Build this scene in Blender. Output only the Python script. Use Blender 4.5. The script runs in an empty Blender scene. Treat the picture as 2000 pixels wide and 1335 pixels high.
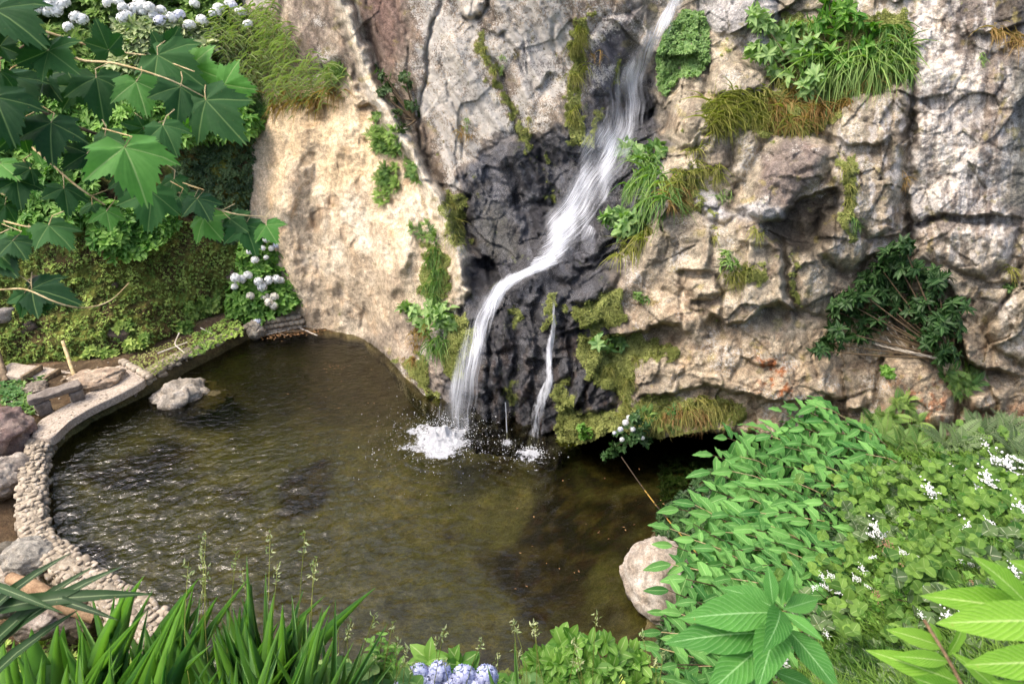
import bpy, math, random
import numpy as np
from mathutils import Vector, Matrix, noise as mnoise

# ------------------------------------------------------------------ camera, world, sun, exposure
S = bpy.context.scene
COL = S.collection
CAM = np.array([0.0, 0.0, 9.0]); PITCH = math.radians(28.0); FPX = 1428.0
cd = bpy.data.cameras.new('camera'); cam = bpy.data.objects.new('camera', cd); COL.objects.link(cam)
cam.location = CAM; cam.rotation_euler = (math.radians(90) - PITCH, 0, 0)
cd.sensor_width = 36; cd.lens = FPX / 2000 * 36; cd.clip_start = .05; cd.clip_end = 2000
cd.dof.use_dof = True; cd.dof.focus_distance = 14.5; cd.dof.aperture_fstop = 5.6
S.camera = cam
SUN_EL, SUN_AZ = 58.0, -102.0      # azimuth measured clockwise from +Y
W = bpy.data.worlds.new("World"); S.world = W; W.use_nodes = True
wn = W.node_tree; bg = wn.nodes['Background']
sky = wn.nodes.new('ShaderNodeTexSky'); sky.sky_type = 'NISHITA'; sky.sun_disc = False
sky.sun_elevation = math.radians(SUN_EL); sky.sun_rotation = math.radians(SUN_AZ)
sky.air_density = 0.75; sky.dust_density = 6.0; sky.ozone_density = 0.0; sky.altitude = 200
wn.links.new(sky.outputs[0], bg.inputs[0]); bg.inputs[1].default_value = 0.15
sl = bpy.data.lights.new('sun', 'SUN'); sl.energy = 0.52; sl.angle = math.radians(20); sl.color = (1, .94, .85)
so = bpy.data.objects.new('sun', sl); COL.objects.link(so)
_a, _e = math.radians(SUN_AZ), math.radians(SUN_EL)
_d = Vector((math.sin(_a) * math.cos(_e), math.cos(_a) * math.cos(_e), math.sin(_e)))
so.rotation_euler = _d.to_track_quat('Z', 'Y').to_euler()
S.view_settings.view_transform = 'Standard'; S.view_settings.look = 'None'
S.view_settings.gamma = 1; S.view_settings.use_curve_mapping = False
S.view_settings.exposure = 1.66
S.cycles.max_bounces = 8; S.cycles.transparent_max_bounces = 24; S.cycles.diffuse_bounces = 3
S.cycles.glossy_bounces = 3; S.cycles.transmission_bounces = 4; S.cycles.use_denoising = True
S.cycles.caustics_reflective = False; S.cycles.caustics_refractive = False; S.cycles.sample_clamp_indirect = 4

random.seed(11); rng = np.random.default_rng(11)
RIGHT = np.array([1.0, 0, 0]); FWD = np.array([0, math.cos(PITCH), -math.sin(PITCH)]); UP = np.array([0, math.sin(PITCH), math.cos(PITCH)])

# ------------------------------------------------------------------ placing: a direction seen from where the photographer stood, met with a real plane
def ray(px, py):
    px = np.asarray(px, float); py = np.asarray(py, float)
    return FWD + ((px - 1000) / FPX)[..., None] * RIGHT + ((667.5 - py) / FPX)[..., None] * UP
def at_y(px, py, Y):
    d = ray(px, py); return CAM + d * (np.asarray(Y, float) / d[..., 1])[..., None]
def at_z(px, py, Z):
    d = ray(px, py); return CAM + d * ((np.asarray(Z, float) - 9.0) / d[..., 2])[..., None]
def at_t(px, py, t):
    return CAM + ray(px, py) * np.asarray(t, float)[..., None]
def to_px(P):
    q = np.asarray(P) - CAM; t = q @ FWD
    return 1000 + FPX * (q @ RIGHT) / t, 667.5 - FPX * (q @ UP) / t, t

# ------------------------------------------------------------------ numeric helpers
def hash3(ix, iy, iz, k=0):
    h = (ix * 374761393 + iy * 668265263 + iz * 2147483647 + k * 974634777) & 0xffffffff
    h = ((h ^ (h >> 13)) * 1274126177) & 0xffffffff
    h = ((h ^ (h >> 16)) * 2246822519) & 0xffffffff
    return ((h ^ (h >> 15)) & 0xffffff) / float(0xffffff)
def perlin(p, k=0):
    i = np.floor(p).astype(np.int64); f = p - i; u = f * f * f * (f * (f * 6 - 15) + 10)
    out = 0
    for a in (0, 1):
        for b in (0, 1):
            for c in (0, 1):
                x, y, z = i[..., 0] + a, i[..., 1] + b, i[..., 2] + c
                th = hash3(x, y, z, k) * 6.2832; zz = hash3(x, y, z, k + 1) * 2 - 1; r = np.sqrt(np.maximum(0, 1 - zz * zz))
                g = (f[..., 0] - a) * r * np.cos(th) + (f[..., 1] - b) * r * np.sin(th) + (f[..., 2] - c) * zz
                w = (u[..., 0] if a else 1 - u[..., 0]) * (u[..., 1] if b else 1 - u[..., 1]) * (u[..., 2] if c else 1 - u[..., 2])
                out = out + w * g
    return out * 1.5
def fbm(p, s=1.0, o=4, k=0, gain=.5, ridged=False):
    out = 0; a = 1.0
    for n in range(o):
        v = perlin(p * s + n * 17.3, k + n * 7)
        out = out + a * ((1 - 2 * np.abs(v)) if ridged else v); a *= gain; s *= 2.03
    return out
def worley(p, s=1.0, k=0):
    """returns facet offset (a tilted plane per cell), distance to the cell border, cell random"""
    q = p * s; i = np.floor(q).astype(np.int64)
    f1 = np.full(q.shape[:-1], 9.0); f2 = f1.copy(); fac = np.zeros_like(f1); rid = np.zeros_like(f1)
    for a in (-1, 0, 1):
        for b in (-1, 0, 1):
            for c in (-1, 0, 1):
                x, y, z = i[..., 0] + a, i[..., 1] + b, i[..., 2] + c
                r = [hash3(x, y, z, k + j) for j in range(6)]
                dx = q[..., 0] - (x + r[0]); dy = q[..., 1] - (y + r[1]); dz = q[..., 2] - (z + r[2])
                d = dx * dx + dy * dy + dz * dz
                v = (r[3] - .5) + dx * (r[4] - .5) * 1.3 + dz * (r[5] - .5) * 1.3
                n1 = d < f1
                f2 = np.where(n1, f1, np.minimum(f2, d)); f1 = np.where(n1, d, f1)
                fac = np.where(n1, v, fac); rid = np.where(n1, r[3], rid)
    return fac, np.sqrt(f2) - np.sqrt(f1), rid
def sstep(a, b, x):
    t = np.clip((x - a) / (b - a), 0, 1); return t * t * (3 - 2 * t)
def seg_dist(X, Y, pts):
    d = np.full(X.shape, 1e9); tt = np.zeros(X.shape)
    for n in range(len(pts) - 1):
        ax, ay = pts[n][:2]; bx, by = pts[n + 1][:2]; vx, vy = bx - ax, by - ay
        t = np.clip(((X - ax) * vx + (Y - ay) * vy) / (vx * vx + vy * vy + 1e-9), 0, 1)
        e = np.hypot(X - ax - t * vx, Y - ay - t * vy)
        tt = np.where(e < d, n + t, tt); d = np.minimum(d, e)
    return d, tt
def poly_sd(X, Y, poly):
    """signed distance, positive inside"""
    d, _ = seg_dist(X, Y, list(poly) + [poly[0]]); ins = np.zeros(X.shape, bool)
    n = len(poly); j = n - 1
    for i in range(n):
        xi, yi = poly[i]; xj, yj = poly[j]
        c = ((yi > Y) != (yj > Y)) & (X < (xj - xi) * (Y - yi) / ((yj - yi) or 1e-9) + xi)
        ins ^= c; j = i
    return np.where(ins, d, -d)
def tps(ctrl, X, Y, smooth=.0):
    c = np.array(ctrl, float); xy = c[:, :2]; n = len(c); sc = 1.0 / (np.ptp(xy) + 1e-9)
    A = xy * sc; r = np.linalg.norm(A[:, None] - A[None], axis=2); K = np.where(r > 0, r * r * np.log(r + 1e-12), 0) + smooth * np.eye(n)
    P = np.c_[np.ones(n), A]; M = np.block([[K, P], [P.T, np.zeros((3, 3))]])
    w = np.linalg.solve(M, np.r_[c[:, 2], np.zeros(3)])
    xs, ys = X.ravel() * sc, Y.ravel() * sc; out = w[n] + w[n + 1] * xs + w[n + 2] * ys
    for i in range(n):
        r2 = (xs - A[i, 0]) ** 2 + (ys - A[i, 1]) ** 2
        out += w[i] * .5 * r2 * np.log(r2 + 1e-24)
    return out.reshape(X.shape)
def lerp(a, b, t): return a + (b - a) * t
def lin(h):
    c = np.array([int(h[i:i + 2], 16) / 255 for i in (0, 2, 4)]); return np.where(c <= .04045, c / 12.92, ((c + .055) / 1.055) ** 2.4)

# ------------------------------------------------------------------ materials
MATS = {}
def mat(name):
    m = bpy.data.materials.new(name); m.use_nodes = True; nt = m.node_tree; nt.nodes.clear()
    MATS[name] = m
    return m, nt
def nd(nt, typ, inp=None, **kw):
    n = nt.nodes.new('ShaderNode' + typ)
    for k, v in kw.items(): setattr(n, k, v)
    for k, v in (inp or {}).items():
        s = n.inputs[k]
        if isinstance(v, bpy.types.NodeSocket): nt.links.new(v, s)
        elif isinstance(v, (tuple, list, np.ndarray)):
            v = list(v); s.default_value = (v + [1])[:4] if s.type == 'RGBA' and len(v) == 3 else v
        else: s.default_value = v
    return n
def mixc(nt, f, a, b, mode='MIX'):
    n = nt.nodes.new('ShaderNodeMix'); n.data_type = 'RGBA'; n.blend_type = mode; n.clamp_factor = True
    for s, v in ((n.inputs[0], f), (n.inputs[6], a), (n.inputs[7], b)):
        if isinstance(v, bpy.types.NodeSocket): nt.links.new(v, s)
        elif isinstance(v, (tuple, list, np.ndarray)): s.default_value = (list(v) + [1])[:4]
        else: s.default_value = v
    return n.outputs[2]
def mth(nt, op, a, b=0.0, c=0.0):
    n = nt.nodes.new('ShaderNodeMath'); n.operation = op
    for s, v in zip(n.inputs, (a, b, c)):
        if isinstance(v, bpy.types.NodeSocket): nt.links.new(v, s)
        else: s.default_value = v
    return n.outputs[0]
def rng_map(nt, v, a, b, c=0.0, d=1.0, smooth=True):
    n = nt.nodes.new('ShaderNodeMapRange'); n.interpolation_type = 'SMOOTHSTEP' if smooth else 'LINEAR'
    nt.links.new(v, n.inputs[0])
    for i, x in enumerate((a, b, c, d)): n.inputs[i + 1].default_value = x
    return n.outputs[0]
def tex_noise(nt, vec, scale, detail=6, rough=.55, dist=0.0):
    n = nd(nt, 'TexNoise', {'Scale': scale, 'Detail': detail, 'Roughness': rough, 'Distortion': dist, 'Vector': vec}); return n.outputs[0]
def out(nt, sh): nt.links.new(sh, nd(nt, 'OutputMaterial').inputs[0])
def attr(nt, name): return nd(nt, 'Attribute', attribute_name=name)

def rock_material(name, fine=1.0, bump=.5):
    """colour from the vertex colour (what the stone is), grain, lichen specks and relief from noise; 'wet' makes it glossy"""
    m, nt = mat(name)
    co = nd(nt, 'TexCoord').outputs['Object']; A = attr(nt, 'Col').outputs['Color']
    wet = attr(nt, 'wet').outputs['Fac']; li = attr(nt, 'lich').outputs['Fac']
    n1 = tex_noise(nt, co, 1.3 * fine, 9, .62, .4); n2 = tex_noise(nt, co, 9 * fine, 9, .65); n3 = tex_noise(nt, co, 38 * fine, 6, .6)
    v = mth(nt, 'MULTIPLY', rng_map(nt, n1, .3, .7, .72, 1.22), rng_map(nt, n2, .3, .72, .7, 1.28))
    v = mth(nt, 'MULTIPLY', v, rng_map(nt, n3, .3, .7, .66, 1.3))
    c = mixc(nt, 1.0, A, nd(nt, 'CombineColor', {0: v, 1: v, 2: v}).outputs[0], 'MULTIPLY')
    n5 = tex_noise(nt, co, 2.6 * fine, 5, .6)
    c = mixc(nt, mth(nt, 'MULTIPLY', rng_map(nt, n5, .5, .72), .35), c, mixc(nt, 1.0, c, (.95, .72, .5), 'MULTIPLY'))
    sp = tex_noise(nt, co, 26 * fine, 8, .7, .3); big = tex_noise(nt, co, 2.1 * fine, 6, .65)
    thr = mth(nt, 'ADD', sp, mth(nt, 'MULTIPLY', mth(nt, 'SUBTRACT', big, .5), .5))
    thr = mth(nt, 'ADD', thr, mth(nt, 'MULTIPLY', li, .26))
    spot = rng_map(nt, thr, .67, .74)
    c = mixc(nt, mth(nt, 'MULTIPLY', spot, .8), c, (.52, .50, .45))
    dk = rng_map(nt, tex_noise(nt, co, 15 * fine, 8, .72), .6, .7)
    c = mixc(nt, mth(nt, 'MULTIPLY', dk, .3), c, mixc(nt, 1.0, c, (.45, .42, .4), 'MULTIPLY'))
    h = mth(nt, 'ADD', mth(nt, 'MULTIPLY', n2, 1.0), mth(nt, 'MULTIPLY', n3, .6))
    h = mth(nt, 'ADD', h, mth(nt, 'MULTIPLY', n1, .8))
    b = nd(nt, 'Bump', {'Strength': bump, 'Distance': .09, 'Height': h})
    ro = rng_map(nt, wet, 0, 1, .93, .24, False)
    ro = mth(nt, 'ADD', ro, mth(nt, 'MULTIPLY', mth(nt, 'SUBTRACT', n3, .5), .3))
    p = nd(nt, 'BsdfPrincipled', {'Base Color': c, 'Roughness': ro, 'Normal': b.outputs[0]})
    nt.links.new(rng_map(nt, wet, 0, 1, .2, .75), p.inputs['Specular IOR Level'])
    out(nt, p.outputs[0]); return m

def leaf_material(name, dark, light, rib=(.35, .42, .2), transl=.28, rough=.42, ribw=.07, veins=0.0, spec=.4):
    """UV: u across (-1..1 stored 0..1), v along; attribute tint 0..1"""
    m, nt = mat(name); spec *= .45; rough = min(.7, rough + .06)
    def sat(c): c = np.asarray(c, float); l = c.mean(); return np.clip(l + (c - l) * 1.04, .002, 1) * .86
    dark, light = sat(dark), sat(light)
    uv = nd(nt, 'UVMap').outputs[0]; sep = nd(nt, 'SeparateXYZ', {0: uv}); t = attr(nt, 'tint').outputs['Fac']
    geo = nd(nt, 'NewGeometry'); co = nd(nt, 'TexCoord').outputs['Object']
    n = tex_noise(nt, co, 7.0, 4, .6)
    f = mth(nt, 'ADD', t, mth(nt, 'MULTIPLY', mth(nt, 'SUBTRACT', n, .5), .7))
    f = mth(nt, 'ADD', f, mth(nt, 'MULTIPLY', mth(nt, 'SUBTRACT', nd(nt, 'ObjectInfo').outputs['Random'], .5), .45))
    c = mixc(nt, f, dark, light)
    c = mixc(nt, mth(nt, 'MULTIPLY', rng_map(nt, tex_noise(nt, co, 23.0, 4, .7), .66, .72), .55), c, (.22, .17, .05))
    au = mth(nt, 'ABSOLUTE', mth(nt, 'SUBTRACT', sep.outputs[0], .5))
    r = rng_map(nt, au, 0.0, ribw, 1, 0)
    c = mixc(nt, mth(nt, 'MULTIPLY', r, .55), c, rib)
    nrm = None
    if veins:
        ph = mth(nt, 'ADD', mth(nt, 'MULTIPLY', sep.outputs[1], veins), mth(nt, 'MULTIPLY', au, -veins * .55))
        w = mth(nt, 'ABSOLUTE', mth(nt, 'SUBTRACT', mth(nt, 'FRACT', ph), .5))
        vv = rng_map(nt, w, .0, .12, 1, 0)
        c = mixc(nt, mth(nt, 'MULTIPLY', vv, .22), c, rib)
        nrm = nd(nt, 'Bump', {'Strength': .35, 'Distance': .01, 'Height': mth(nt, 'ADD', w, tex_noise(nt, co, 40, 3))}).outputs[0]
    back = mixc(nt, 1.0, c, (1.35, 1.2, 1.45), 'MULTIPLY')
    c = mixc(nt, geo.outputs['Backfacing'], c, back)
    p = nd(nt, 'BsdfPrincipled', {'Base Color': c, 'Roughness': rough, 'Specular IOR Level': spec})
    if nrm is not None: nt.links.new(nrm, p.inputs['Normal'])
    tr = nd(nt, 'BsdfTranslucent', {'Color': mixc(nt, 1.0, mixc(nt, .5, c, light), (1.15, 1.5, .35), 'MULTIPLY')})
    ms = nd(nt, 'MixShader', {0: transl, 1: p.outputs[0], 2: tr.outputs[0]})
    out(nt, ms.outputs[0]); return m

def simple_material(name, c1, c2, scale=6, rough=.8, bump=.3, spec=.3, dist=.05, tint=False, transl=0):
    m, nt = mat(name); co = nd(nt, 'TexCoord').outputs['Object']
    n = tex_noise(nt, co, scale, 8, .62); n2 = tex_noise(nt, co, scale * 6, 5, .6)
    f = rng_map(nt, n, .32, .68)
    if tint: f = mth(nt, 'ADD', mth(nt, 'MULTIPLY', f, .4), mth(nt, 'MULTIPLY', attr(nt, 'tint').outputs['Fac'], .7))
    c = mixc(nt, f, c1, c2)
    v = rng_map(nt, n2, .3, .7, .8, 1.2); c = mixc(nt, 1.0, c, nd(nt, 'CombineColor', {0: v, 1: v, 2: v}).outputs[0], 'MULTIPLY')
    b = nd(nt, 'Bump', {'Strength': bump, 'Distance': dist, 'Height': mth(nt, 'ADD', n, mth(nt, 'MULTIPLY', n2, .4))})
    p = nd(nt, 'BsdfPrincipled', {'Base Color': c, 'Roughness': rough, 'Normal': b.outputs[0], 'Specular IOR Level': spec})
    sh = p.outputs[0]
    if transl:
        sh = nd(nt, 'MixShader', {0: transl, 1: sh, 2: nd(nt, 'BsdfTranslucent', {'Color': c}).outputs[0]}).outputs[0]
    out(nt, sh); return m

# ------------------------------------------------------------------ mesh and object helpers
def mesh_np(name, V, faces, m=None, attrs=None, uv=None, smooth=True):
    """faces: list of int arrays (n,k) with k constant inside each array"""
    me = bpy.data.meshes.new(name)
    if not isinstance(faces, (list, tuple)): faces = [faces]
    faces = [np.asarray(f) for f in faces if len(f)]
    V = np.asarray(V, np.float32); me.vertices.add(len(V)); me.vertices.foreach_set('co', V.ravel())
    tot = np.concatenate([np.full(len(f), f.shape[1]) for f in faces]); idx = np.concatenate([f.ravel() for f in faces]).astype(np.int32)
    me.loops.add(len(idx)); me.loops.foreach_set('vertex_index', idx)
    me.polygons.add(len(tot)); st = np.concatenate([[0], np.cumsum(tot)[:-1]]).astype(np.int32)
    me.polygons.foreach_set('loop_start', st)
    me.polygons.foreach_set('use_smooth', np.full(len(tot), smooth))
    for k, a in (attrs or {}).items():
        a = np.asarray(a, np.float32)
        if a.ndim == 2:
            if a.shape[1] == 3: a = np.c_[a, np.ones(len(a), np.float32)]
            at = me.attributes.new(k, 'FLOAT_COLOR', 'POINT'); at.data.foreach_set('color', np.ascontiguousarray(a).ravel())
        else:
            at = me.attributes.new(k, 'FLOAT', 'POINT'); at.data.foreach_set('value', a)
    if uv is not None:
        l = me.uv_layers.new(name='UVMap'); l.data.foreach_set('uv', np.asarray(uv, np.float32)[idx].ravel())
    me.update(calc_edges=True); me.validate(verbose=False)
    if m is not None: me.materials.append(m)
    return me
def link(name, me, parent=None, loc=None):
    o = bpy.data.objects.new(name, me); COL.objects.link(o)
    if loc is not None: o.location = loc
    if parent is not None: o.parent = parent
    return o
def tag(o, label=None, cat=None, group=None, kind=None):
    if label: o['label'] = label
    if cat: o['category'] = cat
    if group: o['group'] = group
    if kind: o['kind'] = kind
    return o
def thing(name, loc, label, cat, group=None):
    o = bpy.data.objects.new(name, None); COL.objects.link(o); o.location = loc; o.empty_display_size = .2
    return tag(o, label, cat, group)
def grid_faces(nr, nc, flip=False):
    i = np.arange(nr - 1)[:, None] * nc + np.arange(nc - 1)[None]; i = i.ravel()
    f = np.c_[i, i + 1, i + nc + 1, i + nc]
    return f[:, ::-1] if flip else f
def tube(pts, rad, n=6, cap=False):
    """a tapering tube along points: returns V, quads"""
    P = np.asarray(pts, float); r = np.broadcast_to(np.asarray(rad, float), (len(P),))
    T = np.gradient(P, axis=0); T /= np.linalg.norm(T, axis=1)[:, None] + 1e-9
    ref = np.array([0, 0, 1.0]) if abs(T[0, 2]) < .9 else np.array([1.0, 0, 0])
    A = np.cross(T, ref); A /= np.linalg.norm(A, axis=1)[:, None] + 1e-9; B = np.cross(T, A)
    th = np.linspace(0, 2 * math.pi, n, endpoint=False)
    V = P[:, None] + (A[:, None] * np.cos(th)[None, :, None] + B[:, None] * np.sin(th)[None, :, None]) * r[:, None, None]
    f = []
    for i in range(len(P) - 1):
        for j in range(n):
            f.append((i * n + j, i * n + (j + 1) % n, (i + 1) * n + (j + 1) % n, (i + 1) * n + j))
    return V.reshape(-1, 3), np.array(f)
class MB:
    """collects pieces of geometry for one mesh"""
    def __init__(s): s.V = []; s.F = {}; s.n = 0; s.T = []; s.U = []
    def add(s, V, F, tint=.5, uv=None):
        V = np.asarray(V, float); F = [F] if not isinstance(F, (list, tuple)) else F
        for f in F:
            f = np.asarray(f)
            if len(f): s.F.setdefault(f.shape[1], []).append(f + s.n)
        s.V.append(V); s.T.append(np.broadcast_to(np.asarray(tint, float), (len(V),))); s.U.append(np.tile([.5, .5], (len(V), 1)) if uv is None else uv); s.n += len(V)
        return s
    def mesh(s, name, m, origin=None, smooth=True):
        V = np.concatenate(s.V)
        if origin is not None: V = V - np.asarray(origin)
        return mesh_np(name, V, [np.concatenate(v) for v in s.F.values()], m, {'tint': np.concatenate(s.T)}, np.concatenate(s.U), smooth)
def unit(v): v = np.asarray(v, float); return v / (np.linalg.norm(v, axis=-1, keepdims=True) + 1e-12)
def frames(d, n):
    """rotation matrices with Y=d (leaf direction), Z~n (leaf normal)"""
    d = unit(d); x = unit(np.cross(d, n)); z = np.cross(x, d); return np.stack([x, d, z], axis=-1)
def scatter(tpl, pos, d, n, scale, tint=.5, width=1.0):
    """tpl=(V,F,UV): many copies as flat arrays"""
    V, F, U = tpl; k = len(V); N = len(pos)
    R = frames(d, n); sc = np.broadcast_to(np.asarray(scale, float), (N,)); wd = np.broadcast_to(np.asarray(width, float), (N,))
    L = V[None] * np.stack([sc * wd, sc, sc], -1)[:, None, :]
    P = np.einsum('nij,nkj->nki', R, L) + pos[:, None]
    FF = [(f[None] + (np.arange(N) * k)[:, None, None]).reshape(-1, f.shape[1]) for f in (F if isinstance(F, (list, tuple)) else [F])]
    return P.reshape(-1, 3), FF, np.repeat(np.broadcast_to(np.asarray(tint, float), (N,)), k), np.tile(U, (N, 1))
def rot_to_euler(R): return Matrix(R.tolist()).to_euler()

# ---- leaf templates: along +Y, unit length, facing +Z
def strip_leaf(prof, bend=.25, fold=.25, wave=0.0, nw=1):
    """prof: list of (v, halfwidth); bend droops the tip; fold lifts the edges"""
    V = []; U = []; cols = np.linspace(-1, 1, 2 * nw + 1)
    for v, w in prof:
        z0 = -bend * v * v
        for c in cols:
            V.append((c * w, v * math.cos(bend * v * .6), z0 + abs(c) * w * fold + wave * w * math.sin(v * 19 + (2 if c > 0 else 0)) * abs(c)))
            U.append((c * .5 + .5, v))
    n = 2 * nw + 1; return np.array(V), grid_faces(len(prof), n, True), np.array(U)
T_small = strip_leaf([(0, .02), (.45, .28), (1, .01)], .2, .35)
T_oval = strip_leaf([(0, .02), (.22, .2), (.5, .29), (.8, .17), (1, .01)], .3, .3)
T_lance = strip_leaf([(0, .015), (.2, .1), (.5, .14), (.8, .08), (1, .005)], .35, .3)
T_blade = strip_leaf([(0, .5), (.25, .48), (.5, .4), (.75, .26), (1, .02)], .55, .25)     # width scaled down per use
T_ginger = strip_leaf([(0, .02), (.08, .09), (.2, .16), (.35, .2), (.5, .205), (.65, .18), (.8, .12), (.92, .05), (1, .004)], .28, .22, .22, 1)
T_big = strip_leaf([(0, .012), (.06, .03), (.14, .09), (.28, .155), (.42, .19), (.56, .185), (.7, .15), (.82, .1), (.92, .05), (1, .004)], .42, .3, .1, 2)
def palmate():
    """a five-lobed plane-tree leaf with its folds; stalk end at the origin"""
    ang = [-165, -140, -118, -100, -82, -66, -50, -38, -26, -14, 0]
    # half outline: (angle from tip axis in degrees, radius)
    half = [(180, .03), (150, .32), (128, .44), (114, .60), (104, .57), (96, .50), (84, .56), (72, .68), (62, .86), (56, .80), (50, .77), (44, .68), (36, .63), (30, .70), (22, .80), (14, .87), (7, .96), (0, 1.1)]
    h2 = []
    for (a0, r0), (a1, r1) in zip(half[:-1], half[1:]):
        h2.append((a0, r0)); am = (a0 + a1) / 2; rm = (r0 + r1) / 2
        if a0 < 125: h2.append((am + 1.2, rm * 1.055)); h2.append((am - 1.5, rm * .965))
    half = h2 + [half[-1]]
    full = [(-a, r) for a, r in half] + [(a, r) for a, r in reversed(half[:-1])][:-1]
    V = []; U = []; rings = (0.0, .35, .7, 1.0); N = len(full)
    lobes = np.radians([0, 60, -60, 118, -118])
    for q in rings:
        for a, r in full:
            th = math.radians(a); rr = r * q; x = rr * math.sin(th); y = rr * math.cos(th)
            da = min(abs((th - l + math.pi) % (2 * math.pi) - math.pi) for l in lobes)
            z = .34 * rr * min(da, .5) - .3 * rr * rr - .05 * abs(x) + .006 * math.sin(th * 11) * rr
            V.append((x, y, z)); U.append((.5 + min(da * 1.9 * (rr + .03), .5), rr))
    F = []
    for k in range(len(rings) - 1):
        for j in range(N): F.append((k * N + j, k * N + (j + 1) % N, (k + 1) * N + (j + 1) % N, (k + 1) * N + j))
    return np.array(V), np.array(F)[:, ::-1], np.array(U)
T_palm = palmate()
def frond(n=13, w=.2):
    """a fern frond: curved rachis with pairs of narrow leaflets"""
    mb = MB(); ts = np.linspace(0, 1, 7); P = np.c_[ts * 0, ts * .96, .18 * np.sin(ts * 2.4) - .22 * ts ** 2]
    V, F = tube(P, .008, 3); mb.add(V, F)
    k = (T_small[0] * [.9, 1, .4], T_small[1], T_small[2])
    t = np.linspace(.12, .98, n); base = np.c_[t * 0, t * .96, .18 * np.sin(t * 2.4) - .22 * t ** 2]
    L = w * np.sin(np.clip(t * 1.05, 0, 1) * math.pi * .82 + .35)
    for s in (-1, 1):
        v, f, tt, u = scatter(k, base, np.c_[np.full(n, s), np.full(n, .35), np.full(n, -.1)], np.tile([0, 0, 1.], (n, 1)), L); mb.add(v, f, tt, u)
    return np.concatenate(mb.V), [np.concatenate(v) for v in mb.F.values()], np.concatenate(mb.U)
T_frond = frond()
# ================================================================== CLIFF
xs = np.concatenate([np.arange(380, 2064, 2.2), np.geomspace(8, 300, 26).cumsum() + 2062])
bottom_pts = [(380, 640), (560, 648), (640, 650), (710, 664), (780, 735), (860, 812), (940, 858), (1080, 880), (1150, 862), (1205, 838), (1290, 856), (1380, 838), (1480, 836), (1560, 850), (1700, 870), (2000, 872), (4000, 900)]
yb = np.interp(xs, *zip(*bottom_pts)) + 5 * perlin(np.c_[xs / 23, xs * 0, xs * 0])
NR = 430; vv = np.linspace(0, 1, NR)[::-1]
PX = np.tile(xs, (NR, 1)); PY = yb[None] + (-50 - yb[None]) * vv[:, None]      # row 0 = top
CL = [(380, 0, 22.5), (380, 400, 20.6), (380, 640, 18.4), (600, 640, 17.8), (710, 660, 17.2), (780, 730, 15.4), (860, 800, 14.0), (940, 850, 13.2), (1090, 880, 12.5),
      (1200, 825, 12.1), (1300, 845, 12.0), (1480, 825, 11.8), (1700, 835, 11.6), (2000, 840, 11.8), (2200, 840, 12.1),
      (500, -20, 21.0), (590, 100, 20.0), (700, 0, 19.0), (900, 0, 17.6), (1100, 0, 16.9), (1250, 0, 17.0), (1320, 0, 17.3), (1450, 0, 16.2), (1700, 0, 15.0), (1900, 0, 14.4), (2100, 0, 14.4),
      (540, 400, 18.7), (540, 250, 19.5), (650, 400, 18.2), (600, 520, 18.2), (700, 520, 17.3), (650, 220, 19.0), (760, 600, 16.3), (800, 400, 16.7), (790, 250, 17.6), (850, 300, 17.0), (860, 500, 15.6), (860, 650, 14.6), (850, 740, 14.3),
      (900, 400, 16.2), (950, 200, 16.9), (1000, 400, 16.3), (960, 560, 14.9), (1020, 480, 15.7), (1100, 350, 16.1), (1150, 100, 16.9), (1130, 240, 16.3), (1190, 250, 16.6), (1230, 150, 17.0), (1290, 230, 16.4), (1120, 430, 15.5), (1060, 520, 14.5), (1160, 480, 14.6),
      (930, 700, 13.9), (1050, 590, 13.7), (1050, 700, 13.3), (1080, 800, 12.9), (1190, 590, 13.5), (1200, 720, 12.9), (1170, 790, 12.5), (990, 820, 13.1),
      (1300, 450, 13.6), (1300, 600, 12.8), (1400, 700, 12.2), (1300, 750, 12.4), (1400, 300, 14.4), (1400, 150, 15.4), (1330, 230, 15.0), (1300, 330, 14.6), (1500, 200, 14.9), (1550, 300, 13.8), (1500, 450, 13.0), (1550, 600, 12.4), (1560, 720, 12.0),
      (1700, 200, 14.0), (1750, 400, 13.0), (1700, 640, 12.7), (1800, 560, 12.6), (1800, 760, 12.0), (1900, 300, 13.1), (1950, 450, 12.7), (1960, 620, 12.1), (2100, 300, 13.2), (2100, 600, 12.2), (1900, 760, 11.9)]
pc = np.minimum(PX, 2200)
Yd = tps(CL, pc, PY) + (PX - pc) * .0012
push = np.zeros(PX.shape)                       # metres towards the viewer
WXn = perlin(np.stack([PX / 60, PY / 60, PX * 0], -1)) ; WYn = perlin(np.stack([PX / 60 + 9, PY / 60, PX * 0 + 3], -1))
WX2 = perlin(np.stack([PX / 17, PY / 17, PX * 0 + 5], -1)); WY2 = perlin(np.stack([PX / 17 + 4, PY / 17, PX * 0 + 8], -1))
QX = PX + WXn * 9 + WX2 * 5; QY = PY + WYn * 9 + WY2 * 5      # warped coordinates make drawn lines natural
def local(poly, pad):
    a = np.array(poly)[:, :2]; m = (PX > a[:, 0].min() - pad) & (PX < a[:, 0].max() + pad) & (PY > a[:, 1].min() - pad) & (PY < a[:, 1].max() + pad)
    return m
def crack(poly, w=3.5, dep=.25):
    m = local(poly, 6 * w); d, t = seg_dist(QX[m], QY[m], poly); L = len(poly) - 1
    push[m] -= .6 * dep * np.exp(-(d / w) ** 2) * sstep(0, .3, t + .15) * sstep(0, .3, L - t + .15)
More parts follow.
